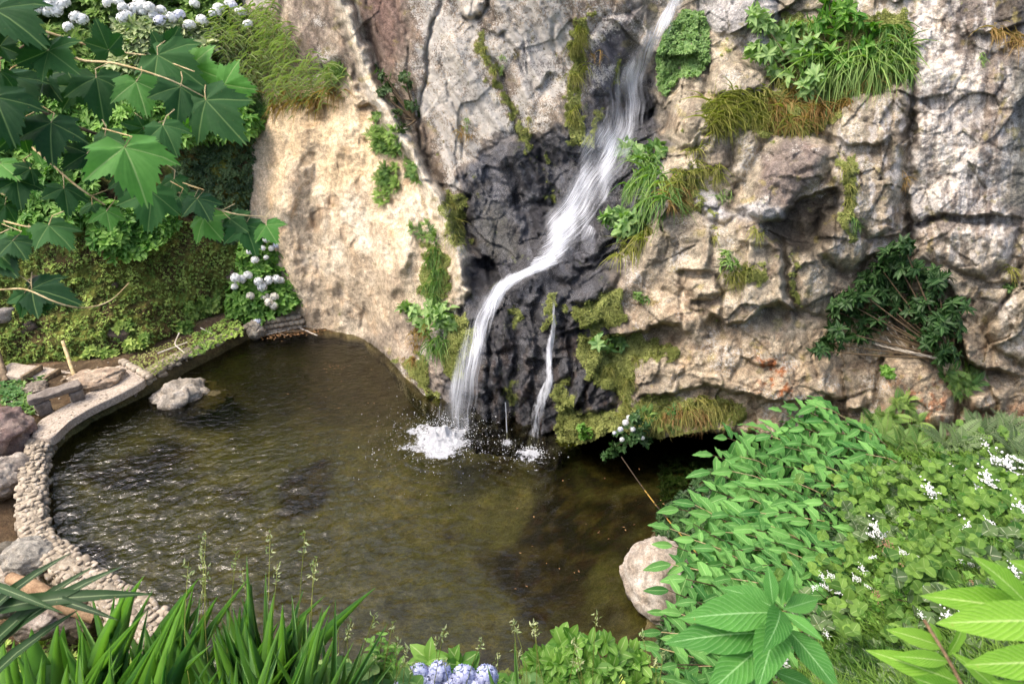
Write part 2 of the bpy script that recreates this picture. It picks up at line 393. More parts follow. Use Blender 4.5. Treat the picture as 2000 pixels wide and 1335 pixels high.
def step(poly, A, ua, B, ub):
    """a ledge: left-to-right line; above it the stone stands out by A (fading over ua px), below it is cut back by B (recovering over ub px)"""
    m = local(poly, 3 * max(ua, ub)); X, Y = QX[m], QY[m]; P = np.array(poly, float)
    d, t = seg_dist(X, Y, poly); i = np.clip(t.astype(int), 0, len(P) - 2)
    e = P[i + 1] - P[i]; s = e[:, 0] * (Y - P[i, 1]) - e[:, 1] * (X - P[i, 0])      # >0 below
    L = len(P) - 1; endf = np.minimum(sstep(-.1, .5, t), sstep(-.1, .5, L - t))
    tr = sstep(-3.5, 3.5, np.where(s > 0, d, -d))
    push[m] += endf * ((1 - tr) * .8 * A * np.exp(-(d / ua) ** 2 * .8) - tr * .75 * B * np.exp(-(d / ub) ** 2 * .8))
def block(poly, h, r=30, groove=.1, gw=5):
    m = local(poly, 4 * gw); sd = poly_sd(QX[m], QY[m], poly); q = np.clip(sd / r, 0, 1)
    push[m] += .62 * h * (q * (1.5 - .5 * q)) - .45 * groove * np.exp(-(sd / gw) ** 2)
def region(poly, soft=12, warp=1.0, k=0):
    X = PX + warp * (WXn * 14 + WX2 * 10); Y = PY + warp * (WYn * 14 + WY2 * 10)
    a = np.array(poly); m = (PX > a[:, 0].min() - 60) & (PX < a[:, 0].max() + 60) & (PY > a[:, 1].min() - 60) & (PY < a[:, 1].max() + 60)
    r = np.zeros(PX.shape); r[m] = sstep(-soft, soft, poly_sd(X[m], Y[m], poly)); return r
# --- left ridge and slab structure
block([(560, -60), (690, -60), (700, 60), (720, 150), (760, 230), (700, 200), (660, 130), (600, 150), (540, 60)], .35, 30, .1, 6)
ridge = [(640, -60), (690, 60), (735, 190), (790, 275), (830, 345), (868, 425), (895, 490), (905, 560)]
def ridgel(poly, h, w):
    m = local(poly, 4 * w); d, t = seg_dist(QX[m], QY[m], poly); push[m] += h * np.exp(-(d / w) ** 2)
ridgel(ridge, .5, 14); crack([(x + 24, y - 4) for x, y in ridge[1:7]], 9, .55); crack([(x - 16, y + 14) for x, y in ridge[1:6]], 7, .28)
ridgel([(805, 400), (808, 440), (800, 480), (790, 520)], .25, 14); ridgel([(870, 420), (888, 470), (896, 520), (902, 590)], .22, 10)
crack([(862, -50), (858, 10), (842, 60), (836, 110), (822, 200), (812, 260), (822, 290)], 4, .3)
crack([(800, 150), (815, 200), (828, 260), (836, 310), (850, 350)], 4, .22)
crack([(910, 30), (925, 50), (935, 70), (950, 95), (975, 140), (990, 175), (1000, 220), (1010, 260), (1035, 295)], 5, .2)
for p_ in [[(700, -40), (740, 60), (790, 150)], [(880, 250), (930, 330), (960, 400)], [(860, 130), (900, 230), (905, 330), (940, 420)], [(1000, 20), (1030, 120), (1040, 180)], [(760, -40), (790, 60), (800, 150)], [(960, 20), (1010, 110), (1060, 230)]]: crack(p_, 3.5, .12)
step([(905, 20), (930, 42), (945, 22), (955, 5)], .15, 18, .22, 10); crack([(930, 42), (950, 12), (962, -20)], 5, .3)
step([(955, 62), (975, 65), (990, 50)], .12, 20, .14, 12)
ridgel([(880, 90), (930, 160), (970, 230), (990, 300)], .22, 26)
step([(1040, 180), (1065, 150), (1075, 135)], .05, 10, .25, 22)
crack([(1080, 40), (1085, 100), (1110, 160), (1125, 175), (1140, 230)], 5, .16)
block([(1135, 90), (1190, 30), (1260, 10), (1240, 90), (1195, 190), (1150, 190), (1135, 140)], .28, 22, .12, 6)
block([(1060, 170), (1110, 190), (1125, 260), (1105, 330), (1075, 300), (1045, 240)], .2, 30, .1, 6)
# --- dark hollow and buttress left of the fall
crack([(905, 420), (930, 500), (960, 540)], 10, .3); block([(900, 395), (950, 350), (1010, 370), (1030, 440), (1010, 520), (965, 540), (925, 490)], .38, 40, .15, 8)
block([(940, 300), (1000, 255), (1060, 280), (1085, 340), (1075, 400), (1030, 400), (1000, 350)], .3, 35, .12, 7)
crack([(1050, 290), (1060, 340), (1075, 380), (1080, 400)], 6, .25); crack([(1000, 330), (1020, 400), (1035, 470)], 5, .2)
step([(925, 510), (950, 505), (985, 545)], .12, 25, .5, 20)
# --- lower dark column beside the falls
for poly, h in [([(900, 560), (945, 520), (975, 560), (955, 600), (930, 650), (905, 640)], .25), ([(985, 560), (1025, 535), (1060, 545), (1050, 600), (1000, 590)], .3),
                ([(1045, 590), (1075, 560), (1100, 580), (1100, 640), (1060, 650)], .12), ([(1085, 500), (1110, 495), (1140, 520), (1120, 560), (1080, 550)], .35), ([(1130, 470), (1180, 400), (1205, 400), (1210, 450), (1170, 500), (1140, 510)], .38),
                ([(1115, 575), (1170, 535), (1215, 525), (1200, 565), (1150, 600), (1110, 590)], .3), ([(1095, 600), (1140, 600), (1150, 625), (1110, 640)], .2), ([(1085, 690), (1115, 680), (1115, 740), (1085, 750)], .18),
                ([(1115, 735), (1150, 715), (1180, 740), (1150, 790), (1115, 800)], .28), ([(1150, 745), (1200, 735), (1208, 790), (1190, 806), (1120, 812), (1140, 775)], .38),
                ([(930, 700), (975, 690), (990, 780), (980, 850), (940, 850), (925, 780)], .2), ([(1005, 640), (1030, 620), (1050, 680), (1040, 780), (1010, 790)], .22), ([(975, 590), (1000, 610), (1000, 680), (970, 690)], .25)]:
    block(poly, h, 14, .16, 5)
for p in [[(1000, 560), (1010, 650), (1000, 760), (1005, 860)], [(1045, 600), (1055, 700), (1045, 800), (1052, 860)], [(960, 620), (955, 720), (960, 840)], [(1110, 650), (1112, 760)], [(1120, 530), (1160, 520), (1200, 495)]]: crack(p, 5, .24)
step([(1090, 650), (1140, 640), (1175, 620)], .15, 12, .25, 16); step([(1020, 700), (1060, 705), (1100, 700)], .1, 10, .18, 12)
# --- right of the fall: boulders stacked on the slope
block([(1365, -60), (1510, -60), (1520, 50), (1500, 120), (1450, 90), (1400, 70), (1370, 40)], .35, 30, .15, 6)
block([(1335, 130), (1360, 118), (1385, 150), (1375, 185), (1340, 190), (1325, 165)], .3, 16, .15, 5)
block([(1300, 190), (1330, 168), (1370, 180), (1395, 230), (1380, 280), (1330, 300), (1300, 270)], .42, 35, .18, 6)
block([(1385, 95), (1420, 90), (1510, 160), (1500, 185), (1450, 200), (1395, 190), (1380, 140)], .35, 22, .18, 6)
block([(1365, 262), (1400, 258), (1430, 275), (1430, 330), (1385, 335), (1365, 300)], .38, 20, .2, 6)
block([(1312, 300), (1340, 292), (1355, 310), (1350, 335), (1310, 335)], .25, 14, .15, 5)
block([(1430, 270), (1475, 250), (1485, 300), (1450, 370), (1430, 360)], .2, 20, .18, 6)
block([(1480, 290), (1520, 260), (1600, 260), (1640, 300), (1620, 350), (1560, 380), (1530, 430), (1480, 440), (1430, 410), (1440, 370)], .55, 45, .25, 8)
block([(1620, 230), (1680, 170), (1760, 160), (1785, 210), (1770, 330), (1760, 440), (1700, 470), (1640, 440), (1620, 330)], .4, 30, .2, 7)
step([(1615, 255), (1650, 280), (1700, 285), (1750, 265)], .15, 30, .2, 22)
# dark hollow under the big boulder
step([(1480, 440), (1530, 425), (1565, 385), (1610, 365), (1645, 372)], .15, 30, .55, 55); crack([(1530, 440), (1580, 470), (1600, 440), (1640, 430)], 22, .55)
block([(1600, 410), (1650, 400), (1700, 470), (1690, 530), (1640, 530), (1598, 500)], .45, 28, .2, 7)
step([(1700, 465), (1740, 462), (1778, 435)], .2, 25, .4, 30)
crack([(1782, 150), (1786, 230), (1780, 320), (1772, 400), (1778, 470), (1785, 520)], 6, .45)
block([(1785, 440), (1840, 425), (1990, 440), (1975, 520), (1925, 550), (1850, 520), (1790, 510)], .38, 26, .28, 6)
step([(1785, 440), (1810, 424), (1870, 418), (1940, 422), (2010, 425)], .2, 35, .2, 10)
crack([(1960, -50), (1955, 60), (1930, 130), (1925, 200), (1900, 300)], 8, .12); crack([(1870, 60), (1920, 120), (1990, 90)], 7, .15)
step([(1895, 65), (1945, 62), (2010, 40)], .12, 30, .2, 18)
# face between the hollow and the alcove, steps and ledges
crack([(1522, 470), (1528, 510), (1535, 560), (1550, 590), (1560, 620)], 7, .5); ridgel([(1512, 480), (1516, 530), (1528, 580), (1548, 615)], .2, 8)
block([(1545, 500), (1600, 480), (1640, 535), (1700, 545), (1690, 600), (1620, 620), (1565, 610)], .3, 30, .15, 6)
step([(1380, 610), (1420, 628), (1460, 622), (1490, 600), (1530, 590), (1560, 615)], .22, 30, .42, 34)
step([(1180, 652), (1215, 655), (1260, 650), (1290, 632), (1320, 632), (1350, 655)], .22, 28, .5, 42)
crack([(1380, 610), (1340, 600), (1320, 570), (1260, 560)], 4, .1); crack([(1330, 640), (1330, 560), (1322, 470)], 4, .12)
step([(1320, 530), (1350, 520), (1400, 530)], .12, 14, .28, 18); step([(1350, 580), (1380, 586), (1410, 584)], .14, 16, .26, 14)
block([(1345, 535), (1400, 540), (1408, 580), (1360, 585), (1335, 560)], .2, 12, .14, 5); crack([(1405, 540), (1410, 620)], 4, .22)
ridgel([(1385, 450), (1383, 500), (1370, 525)], .16, 12); crack([(1396, 455), (1392, 520)], 6, .18)
step([(1440, 470), (1500, 480), (1520, 500)], .1, 20, .15, 20)
block([(1340, 368), (1400, 372), (1440, 420), (1420, 440), (1380, 430), (1350, 400)], .22, 14, .12, 5)
ridgel([(1300, 400), (1290, 440), (1275, 500), (1215, 560)], .25, 22)
# lower bulge and the base overhang
step([(1370, 745), (1420, 760), (1480, 780), (1540, 785), (1610, 780), (1660, 770)], .3, 60, .38, 40)
step([(1240, 770), (1290, 775), (1340, 760), (1380, 750)], .1, 20, .2, 20)
block([(1240, 700), (1300, 690), (1335, 720), (1325, 770), (1270, 785), (1240, 755)], .22, 18, .15, 5)
crack([(1440, 640), (1450, 700), (1430, 740)], 5, .12); crack([(1575, 640), (1585, 700), (1600, 740)], 4, .12); step([(1440, 700), (1480, 715), (1530, 712)], .1, 16, .16, 16)
# alcove behind the shrub, pillar and base blocks
step([(1660, 520), (1720, 500), (1780, 520), (1850, 560), (1880, 610)], .2, 40, .35, 60); crack([(1700, 620), (1750, 640), (1800, 660)], 40, .3)
block([(1730, 700), (1790, 690), (1830, 720), (1870, 760), (1870, 830), (1790, 850), (1720, 830), (1710, 760)], .45, 30, .25, 6)
block([(1885, 772), (1930, 760), (1950, 785), (1945, 815), (1895, 812)], .4, 16, .2, 5); block([(1868, 800), (1890, 795), (1900, 830), (1870, 832)], .22, 10, .15, 4)
step([(1870, 650), (1890, 700), (1920, 720), (1990, 730)], .3, 30, .45, 22); crack([(1860, 660), (1885, 710), (1895, 740)], 9, .5)
block([(1950, 590), (2000, 560), (2060, 580), (2060, 720), (1990, 715), (1940, 680), (1920, 650)], .4, 26, .25, 6); crack([(1995, 520), (1975, 560), (1950, 600)], 5, .3)
step([(1600, 800), (1660, 795), (1700, 800)], .12, 14, .22, 14); block([(1620, 775), (1690, 770), (1695, 805), (1635, 812)], .2, 12, .15, 5); step([(1890, 830), (1940, 832), (2000, 825)], .15, 14, .25, 12)
step([(1910, 560), (1950, 548), (1985, 545)], .1, 20, .18, 14)
# --- sandstone folds
for p, h, w in [([(600, 220), (590, 300), (570, 400)], .15, 16), ([(690, 260), (680, 400), (690, 520), (700, 600)], .12, 22), ([(655, 190), (670, 240), (660, 290)], .18, 22),
                ([(740, 430), (745, 500), (760, 560)], .14, 16), ([(560, 330), (545, 400), (570, 520), (590, 600)], .22, 24), ([(625, 380), (640, 470), (650, 560)], .12, 14), ([(780, 480), (775, 560), (790, 620)], .2, 18)]: ridgel(p, h, w)
for p in [[(615, 290), (605, 380), (615, 480), (630, 560)], [(740, 380), (725, 460), (735, 540)], [(700, 560), (712, 600), (706, 640)], [(645, 480), (650, 540), (690, 600), (715, 620)], [(770, 420), (762, 500), (775, 540)]]: crack(p, 6, .12)
step([(590, 225), (625, 200), (665, 215)], .05, 20, .15, 16); step([(620, 235), (650, 230)], .0, 10, .12, 8)
step([(690, 205), (715, 200), (740, 215)], .12, 20, .2, 16)

P0 = at_y(PX, PY, Yd)
# region masks (stone kinds, and darker patches in the hollow and below a ledge)
tan = region([(480, 170), (560, 190), (640, 150), (690, 150), (735, 230), (790, 300), (825, 360), (860, 430), (890, 500), (880, 600), (830, 640), (780, 700), (700, 670), (480, 660)], 10)
tanY = region([(530, 200), (640, 160), (700, 210), (760, 260), (780, 330), (720, 350), (640, 380), (560, 300), (535, 420), (520, 300)], 22)
redst = region([(680, 0), (740, -50), (800, -50), (790, 60), (760, 160), (735, 170), (700, 80)], 18)
brown = region([(520, -60), (640, -60), (665, 60), (690, 150), (640, 160), (560, 130)], 14)
dark = region([(950, 270), (1000, 248), (1045, 262), (1080, 240), (1120, 245), (1150, 190), (1200, 200), (1290, 110), (1300, 280), (1290, 400), (1215, 520), (1195, 560), (1190, 640), (1205, 740), (1208, 810), (1110, 900), (800, 900), (860, 760), (885, 660), (905, 560), (915, 470), (885, 390), (905, 330)], 20, 1.6)
slate = region([(1140, 120), (1190, 40), (1280, -60), (1340, -60), (1300, 80), (1200, 200), (1150, 200)], 14)
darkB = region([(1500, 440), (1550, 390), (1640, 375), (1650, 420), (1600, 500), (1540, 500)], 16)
grslab = region([(1365, -60), (1510, -60), (1520, 60), (1500, 130), (1440, 90), (1370, 40)], 8)
palegrey = np.maximum(region([(1340, 370), (1400, 370), (1440, 430), (1480, 440), (1540, 420), (1500, 380), (1450, 400), (1400, 440), (1350, 410)], 10), grslab)
white = region([(1775, -60), (1870, -60), (1860, 60), (1880, 130), (1930, 140), (1900, 230), (1930, 330), (1880, 420), (1780, 430), (1790, 200)], 14)
white2 = region([(1930, -60), (1980, -60), (2000, 100), (2100, 90), (2200, 420), (1960, 420), (1940, 200)], 25)
white3 = region([(1785, 430), (1980, 440), (1990, 500), (1900, 520), (1800, 500)], 18); white4 = region([(1930, 580), (2100, 540), (2100, 720), (1960, 700)], 12)
bp = region([(1230, 640), (1350, 640), (1350, 690), (1240, 700)], 16)
purple = region([(1480, 300), (1560, 270), (1620, 290), (1600, 350), (1540, 400), (1480, 380)], 16)
lowdry = region([(700, 660), (800, 600), (880, 640), (880, 720), (860, 790), (780, 720)], 16)
tanR = region([(1210, 540), (1340, 540), (1450, 640), (1560, 640), (1700, 620), (1900, 620), (2060, 700), (2060, 880), (1480, 880), (1380, 780), (1220, 640)], 30)
oran = np.maximum(region([(1480, 700), (1540, 690), (1560, 780), (1480, 770)], 14), region([(1740, 740), (1860, 740), (1860, 830), (1720, 830)], 26) * .7)
oran = np.maximum(oran, region([(620, 520), (650, 510), (700, 600), (685, 610)], 10) * .55); oran = np.maximum(oran, region([(1900, 790), (2060, 800), (2060, 850), (1900, 850)], 16) * .6)
moss = np.zeros(PX.shape)
for poly, a in [([(935, 60), (960, 110), (975, 150), (1000, 200), (1040, 280), (1030, 300), (985, 220), (950, 140), (930, 90)], .7), ([(1115, 30), (1150, 30), (1145, 100), (1130, 170), (1140, 230), (1140, 290), (1110, 270), (1115, 150)], .9),
                ([(865, 360), (900, 380), (915, 460), (910, 500), (880, 460), (860, 410)], .8), ([(830, 470), (870, 500), (880, 580), (820, 570)], .9), ([(880, 620), (915, 620), (920, 680), (905, 740), (870, 740), (860, 690)], 1),
                ([(780, 700), (830, 690), (850, 760), (870, 800), (830, 770), (800, 740)], .9), ([(1105, 600), (1150, 590), (1215, 560), (1225, 620), (1160, 650), (1120, 640)], .9), ([(1130, 650), (1240, 655), (1330, 680), (1320, 700), (1240, 700), (1240, 800), (1200, 760), (1150, 740), (1130, 700)], 1),
                ([(1080, 760), (1105, 740), (1120, 800), (1200, 810), (1280, 830), (1290, 870), (1090, 880)], .95), ([(1210, 780), (1330, 770), (1460, 790), (1450, 830), (1220, 830)], .8), ([(1340, 400), (1370, 390), (1365, 420), (1345, 425)], .8),
                ([(1380, 400), (1410, 410), (1400, 425), (1375, 412)], .8), ([(1360, 440), (1300, 360), (1330, 340), (1390, 370), (1345, 390)], .8), ([(1370, 200), (1620, 160), (1650, 240), (1560, 260), (1460, 250), (1390, 250)], 1), ([(1500, 40), (1780, 20), (1790, 150), (1640, 200), (1520, 160)], 1), ([(1200, 100), (1225, 110), (1215, 150), (1195, 170)], .7), ([(1060, 300), (1085, 360), (1080, 400), (1065, 380)], .6), ([(1380, 180), (1420, 60), (1440, 90), (1400, 100)], .5),
                ([(1160, 230), (1180, 215), (1150, 290), (1140, 280)], .7), ([(1440, 510), (1500, 500), (1500, 560), (1440, 560)], .55), ([(1640, 300), (1670, 300), (1670, 470), (1650, 470)], .7), ([(1535, 490), (1550, 500), (1570, 600), (1550, 590)], .7), ([(1060, 580), (1080, 570), (1085, 620), (1065, 640)], .8), ([(1000, 600), (1020, 600), (1025, 640), (1010, 650)], .8), ([(985, 760), (1010, 740), (1010, 800), (990, 810)], .6), ([(1280, 830), (1480, 830), (1480, 850), (1280, 870)], .6)]:
    moss = np.maximum(moss, a * region(poly, 9, 1.2))
def n2(sx, sy, k=0, o=4, rid=False): return fbm(np.stack([PX / sx, PY / sy, PX * 0 + k * 3.7], -1), 1, o, k, .55, rid)
# rotated coordinates for grain running down to the right on the slab
RU = (PX * .86 - PY * .51); RV = (PX * .51 + PY * .86)
gr = fbm(np.stack([RU / 22, RV / 150, PX * 0], -1), 1, 4, 3, .55)
mott = n2(60, 60, 1, 5); mott2 = n2(16, 16, 2, 4); vst = n2(17, 60, 4, 4); vst2 = n2(26, 170, 5, 3)
# geometry noise
scl = 1 - .75 * tan
q = P0 + .25 * np.stack([perlin(P0 * .9, 50), perlin(P0 * .9, 60), perlin(P0 * .9, 70)], -1)
rightm = sstep(1190, 1300, PX)
f1, e1, _ = worley(q * [1, 1, 1], .55, 100); f2, e2, _ = worley(q, 1.5, 200); f3, e3, _ = worley(q, 3.6, 300)
g1 = sstep(0, .14, e1) - 1; g2 = sstep(0, .12, e2) - 1
push += (1 - tan) * ((.09 + .33 * rightm + .15 * dark) * f1 + .012 * rightm * g1)
push += (1 - .85 * tan) * ((.02 + .13 * rightm + .11 * dark) * f2 + (.006 + .012 * rightm + .03 * dark) * g2) + (1 - .8 * tan) * (.012 + .03 * rightm + .035 * dark) * f3
push += (.12 - .07 * tan) * fbm(P0, .5, 2, 400) + scl * (.035 + .035 * rightm + .05 * dark) * fbm(P0, 1.3, 5, 410, .52) + (.010 + .015 * rightm) * fbm(P0, 6, 4, 420, .55)
push += .13 * gr * (1 - rightm) * (1 - tan) + tan * (.07 * n2(60, 120, 6, 3) + .03 * n2(18, 24, 7, 3)) + .03 * vst2 * sstep(1750, 1800, PX)
push += (1 - tan * .8) * .03 * fbm(P0, 2.6, 4, 430, .5, True) * (.1 + .6 * rightm + .4 * dark)
pit_, pe_, pr_ = worley(P0 + .1 * perlin(P0 * 3)[..., None], 2.2, 900); push -= tan * sstep(.78, .9, pr_) * sstep(.05, .3, pe_) * .05
push += tan * .06 * fbm(np.stack([(PX * .9 - PY * .3) / 40, PY / 130, PX * 0 + 2], -1), 1, 3, 905, .5, True)
push += moss * (.05 + .06 * mott2)
CT = np.clip(Yd - push, 8, 60)
PC = at_y(PX, PY, CT)
# colour
def C(h): return lin(h)
def blend(c, m, col): return c + (np.asarray(col) - c) * np.clip(m, 0, 1)[..., None]
col = np.zeros(PX.shape + (3,)) + C('8d8273')
col = blend(col, sstep(-.3, .5, mott), C('a39581')); col = blend(col, sstep(.1, .7, gr) * .7, C('b2a48f')); col = blend(col, sstep(.15, .6, -gr) * .6, C('776a5d'))
col = blend(col, sstep(.2, .7, -mott2) * .35, C('6f6459'))
col = blend(col, brown, C('8d8072')); col = blend(col, brown * sstep(0, .4, vst), C('a79a88')); col = blend(col, brown * sstep(.1, .5, -vst) * .7, C('6a6056'))
col = blend(col, redst * .75, C('7a6058')); col = blend(col, region([(770, -60), (900, -60), (860, 80), (830, 200), (790, 130)], 26) * .75, C('74685e'))
col = blend(col, region([(880, 130), (940, 160), (1000, 260), (990, 290), (930, 230)], 18) * .6, C('8e8e8c'))
col = blend(col, region([(1000, 70), (1060, 60), (1080, 130), (1050, 190), (1010, 150)], 18) * .6, C('85868a'))
tc = np.zeros_like(col) + C('cdbb9f'); tc = blend(tc, sstep(-.1, .5, n2(50, 80, 8, 4)), C('ddd0b8')); tc = blend(tc, sstep(.1, .6, n2(34, 60, 9, 4)) * .5, C('ab9a82')); tc = blend(tc, tan * sstep(.78, .9, pr_) * sstep(.05, .3, pe_) * .5, C('8f7558')); tc = blend(tc, tanY * .55, C('d6bc92')); tc = blend(tc, sstep(.25, .6, n2(12, 30, 10, 4)) * .35, C('9a876f'))
tc = blend(tc, region([(700, 500), (880, 480), (880, 640), (780, 700), (700, 660), (560, 640), (560, 600)], 30) * .5, C('b3a48d'))
col = blend(col, tan, tc)
# light rock bands along the ridge and cream bands
d, _ = seg_dist(QX, QY, ridge); col = blend(col, np.exp(-(d / 15) ** 2), C('d3c8b2')); dr_, _ = seg_dist(QX, QY, [(x + 34, y - 8) for x, y in ridge]); col = blend(col, np.exp(-(dr_ / 16) ** 2) * .7, C('6f6358'))
for pl, w in [([(870, 420), (888, 470), (896, 520), (902, 590)], 9), ([(808, 400), (805, 440), (798, 490)], 11), ([(690, -50), (700, 30), (720, 90), (760, 180), (800, 250)], 3)]:
    d, _ = seg_dist(QX, QY, pl); col = blend(col, np.exp(-(d / w) ** 2) * .9, C('cfc2ab'))
col = blend(col, region([(1100, -60), (1260, -60), (1210, 30), (1150, 110), (1090, 60)], 26) * .6, C('a09283'))
col = blend(col, slate * .95, C('5c5c64'))
rb = np.clip(rightm - dark, 0, 1)
rc = np.zeros_like(col) + C('938a78'); rc = blend(rc, sstep(-.2, .5, mott), C('aba18c')); rc = blend(rc, sstep(.0, .5, mott2) * .5, C('bfb19b')); rc = blend(rc, sstep(.1, .5, -n2(30, 60, 12)) * .7, C('7a6e5f'))
rc = blend(rc, tanR * .8, C('a8987f')); rc = blend(rc, tanR * sstep(0, .5, n2(30, 25, 13)) * .6, C('c0b29b')); rc = blend(rc, tanR * sstep(.1, .5, n2(20, 30, 14)) * .6, C('85735f'))
wm = np.clip(white + white2 + white3 + white4, 0, 1)
rc = blend(rc, sstep(1760, 1790, PX) * sstep(560, 420, PY) * .8, C('7c736c')); rc = blend(rc, wm * sstep(-.3, .35, .6 * vst + .6 * mott2 + .45 * mott + .35 * white), C('c9c1b4')); rc = blend(rc, white * sstep(.0, .4, vst2 + mott2) * .5, C('d6d2cc'))
rc = blend(rc, sstep(1600, 1640, PX) * sstep(540, 480, PY) * sstep(.1, .4, vst + mott2 * .5) * .8, C('bdb8b1')); rc = blend(rc, sstep(.25, .6, n2(16, 70, 15, 4) + .4 * mott2) * sstep(1760, 1800, PX) * sstep(520, 440, PY) * .55, C('5a524d'))
rc = blend(rc, region([(1940, -60), (2200, -60), (2200, 60), (1950, 50)], 20) * .8, C('3f3a33')); rc = blend(rc, region([(1980, 120), (2200, 120), (2200, 420), (1960, 400)], 30) * .55, C('5f665d'))
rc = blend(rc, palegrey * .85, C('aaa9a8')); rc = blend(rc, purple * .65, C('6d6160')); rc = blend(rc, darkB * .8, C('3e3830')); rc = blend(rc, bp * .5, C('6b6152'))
rc = blend(rc, oran * sstep(-.05, .3, n2(18, 18, 16, 4)), C('96603c'))
col = blend(col, rightm, rc)
dc = np.zeros_like(col) + C('353538'); dc = blend(dc, sstep(-.1, .4, mott), C('4b4c50')); dc = blend(dc, sstep(.1, .5, mott2) * .6, C('272728')); lowc = sstep(600, 700, PY)
dc = blend(dc, lowc * sstep(0, .4, n2(20, 50, 17)) * .7, C('3f332b')); dc = blend(dc, sstep(.1, .5, n2(25, 70, 18)) * .5 * sstep(560, 480, PY), C('6a6c72'))
dk = np.clip(np.maximum(dark, slate * .0), 0, 1); edge = dark * (1 - dark) * 4
col = blend(col, dk, dc); col = blend(col, region([(930, 400), (990, 400), (1010, 500), (950, 510)], 18) * .5, C('59594f'))
col = blend(col, lowdry * .5, C('8a8178')); col = blend(col, region([(700, 665), (780, 735), (860, 812), (850, 780), (780, 705), (715, 650)], 8) * .6, C('5a554c'))
mv = sstep(.35, .75, moss + .45 * mott2 + .25 * n2(7, 7, 19, 3))
mc = np.zeros_like(col) + C('64702f'); mc = blend(mc, sstep(-.1, .5, n2(14, 14, 20)), C('8f9c4e')); mc = blend(mc, sstep(.1, .5, n2(9, 12, 21)) * .6, C('7a6238')); mc = blend(mc, dark * .4, C('4e5f23'))
col = blend(col, mv * .85, mc)
col = blend(col, sstep(.45, .75, n2(34, 34, 23, 4) + .2 * mott2) * .5 * (1 - tan * .7) * (1 - dark), C('8a8045'))
wet = np.clip(dark * sstep(-.45, .15, mott + .3) * (1 - mv * .7) + slate * .55, 0, 1); lich = np.clip((1 - tan) * (1 - dark) * (.55 + .7 * mott + .5 * region([(820, -60), (1100, -60), (1130, 200), (1000, 300), (880, 360), (830, 200)], 30)) * (1 - grslab) - .3 * brown - redst - .5 * wm, -1.2, 1)
lich = np.where(tan > .5, -1, lich); lich = np.where((dark > .5) | (darkB > .3), -1, lich) - .35 * rightm; lich = lich * (1 - mv) - mv
# rows above the frame, rows under the lip (cave) or down into the water
top = []
kmax = np.interp(xs, [380, 700, 900, 1150, 1400, 2200], [.3, .8, 1.6, 7, 18, 24])       # unseen rise above the frame, shaped low at left so water reflects sky
for k in (24, 15, 9.5, 6, 3.6, 2, 1, .4):
    r = PC[0].copy(); kk = np.minimum(k, kmax); r[:, 2] += kk; r[:, 1] += .32 * kk + (k - kk) * .8 + .5 * fbm(r, .35, 4, 500) * min(1, k); top.append(r)
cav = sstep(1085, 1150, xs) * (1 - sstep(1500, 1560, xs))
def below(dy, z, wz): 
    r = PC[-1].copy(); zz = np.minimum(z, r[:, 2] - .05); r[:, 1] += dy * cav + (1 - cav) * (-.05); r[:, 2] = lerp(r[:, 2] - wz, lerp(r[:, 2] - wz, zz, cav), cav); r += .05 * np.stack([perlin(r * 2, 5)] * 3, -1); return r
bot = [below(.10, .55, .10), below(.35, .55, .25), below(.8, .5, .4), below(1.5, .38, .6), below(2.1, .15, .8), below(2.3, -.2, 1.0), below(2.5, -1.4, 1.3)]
# rows under lip and waterline: deep-water dimness put into the colour as dark brown
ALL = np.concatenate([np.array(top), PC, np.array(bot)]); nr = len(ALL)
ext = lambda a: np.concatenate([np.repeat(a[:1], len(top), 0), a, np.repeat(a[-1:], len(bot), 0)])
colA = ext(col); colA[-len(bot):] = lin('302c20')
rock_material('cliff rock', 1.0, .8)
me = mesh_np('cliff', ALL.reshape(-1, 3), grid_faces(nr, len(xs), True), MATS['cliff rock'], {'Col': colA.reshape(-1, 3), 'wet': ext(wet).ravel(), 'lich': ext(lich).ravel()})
cliff = tag(link('cliff', me), kind='structure')
CN = np.cross(np.gradient(PC, axis=1), np.gradient(PC, axis=0)); CN = unit(CN); CN = np.where(((CN * (CAM - PC)).sum(-1) < 0)[..., None], -CN, CN)
def on_cliff(px, py, off=0.0, nrm=False):
    px = np.asarray(px, float); py = np.asarray(py, float)
    j = np.clip(np.searchsorted(xs, px), 1, len(xs) - 1); b = yb[j]
    i = np.clip(((py + 50) / (b + 50) * (NR - 1)).astype(int), 0, NR - 1)
    p = at_y(px, py, PC[i, j, 1]); n = CN[i, j]
    ns = unit(np.stack([CN[np.clip(i + a, 0, NR - 1), np.clip(j + c, 0, len(xs) - 1)] for a in (-9, 0, 9) for c in (-9, 0, 9)]).sum(0))
    p = p + unit(CAM - p) * np.asarray(off)[..., None] if np.ndim(off) else p + unit(CAM - p) * off
    return (p, ns) if nrm else p

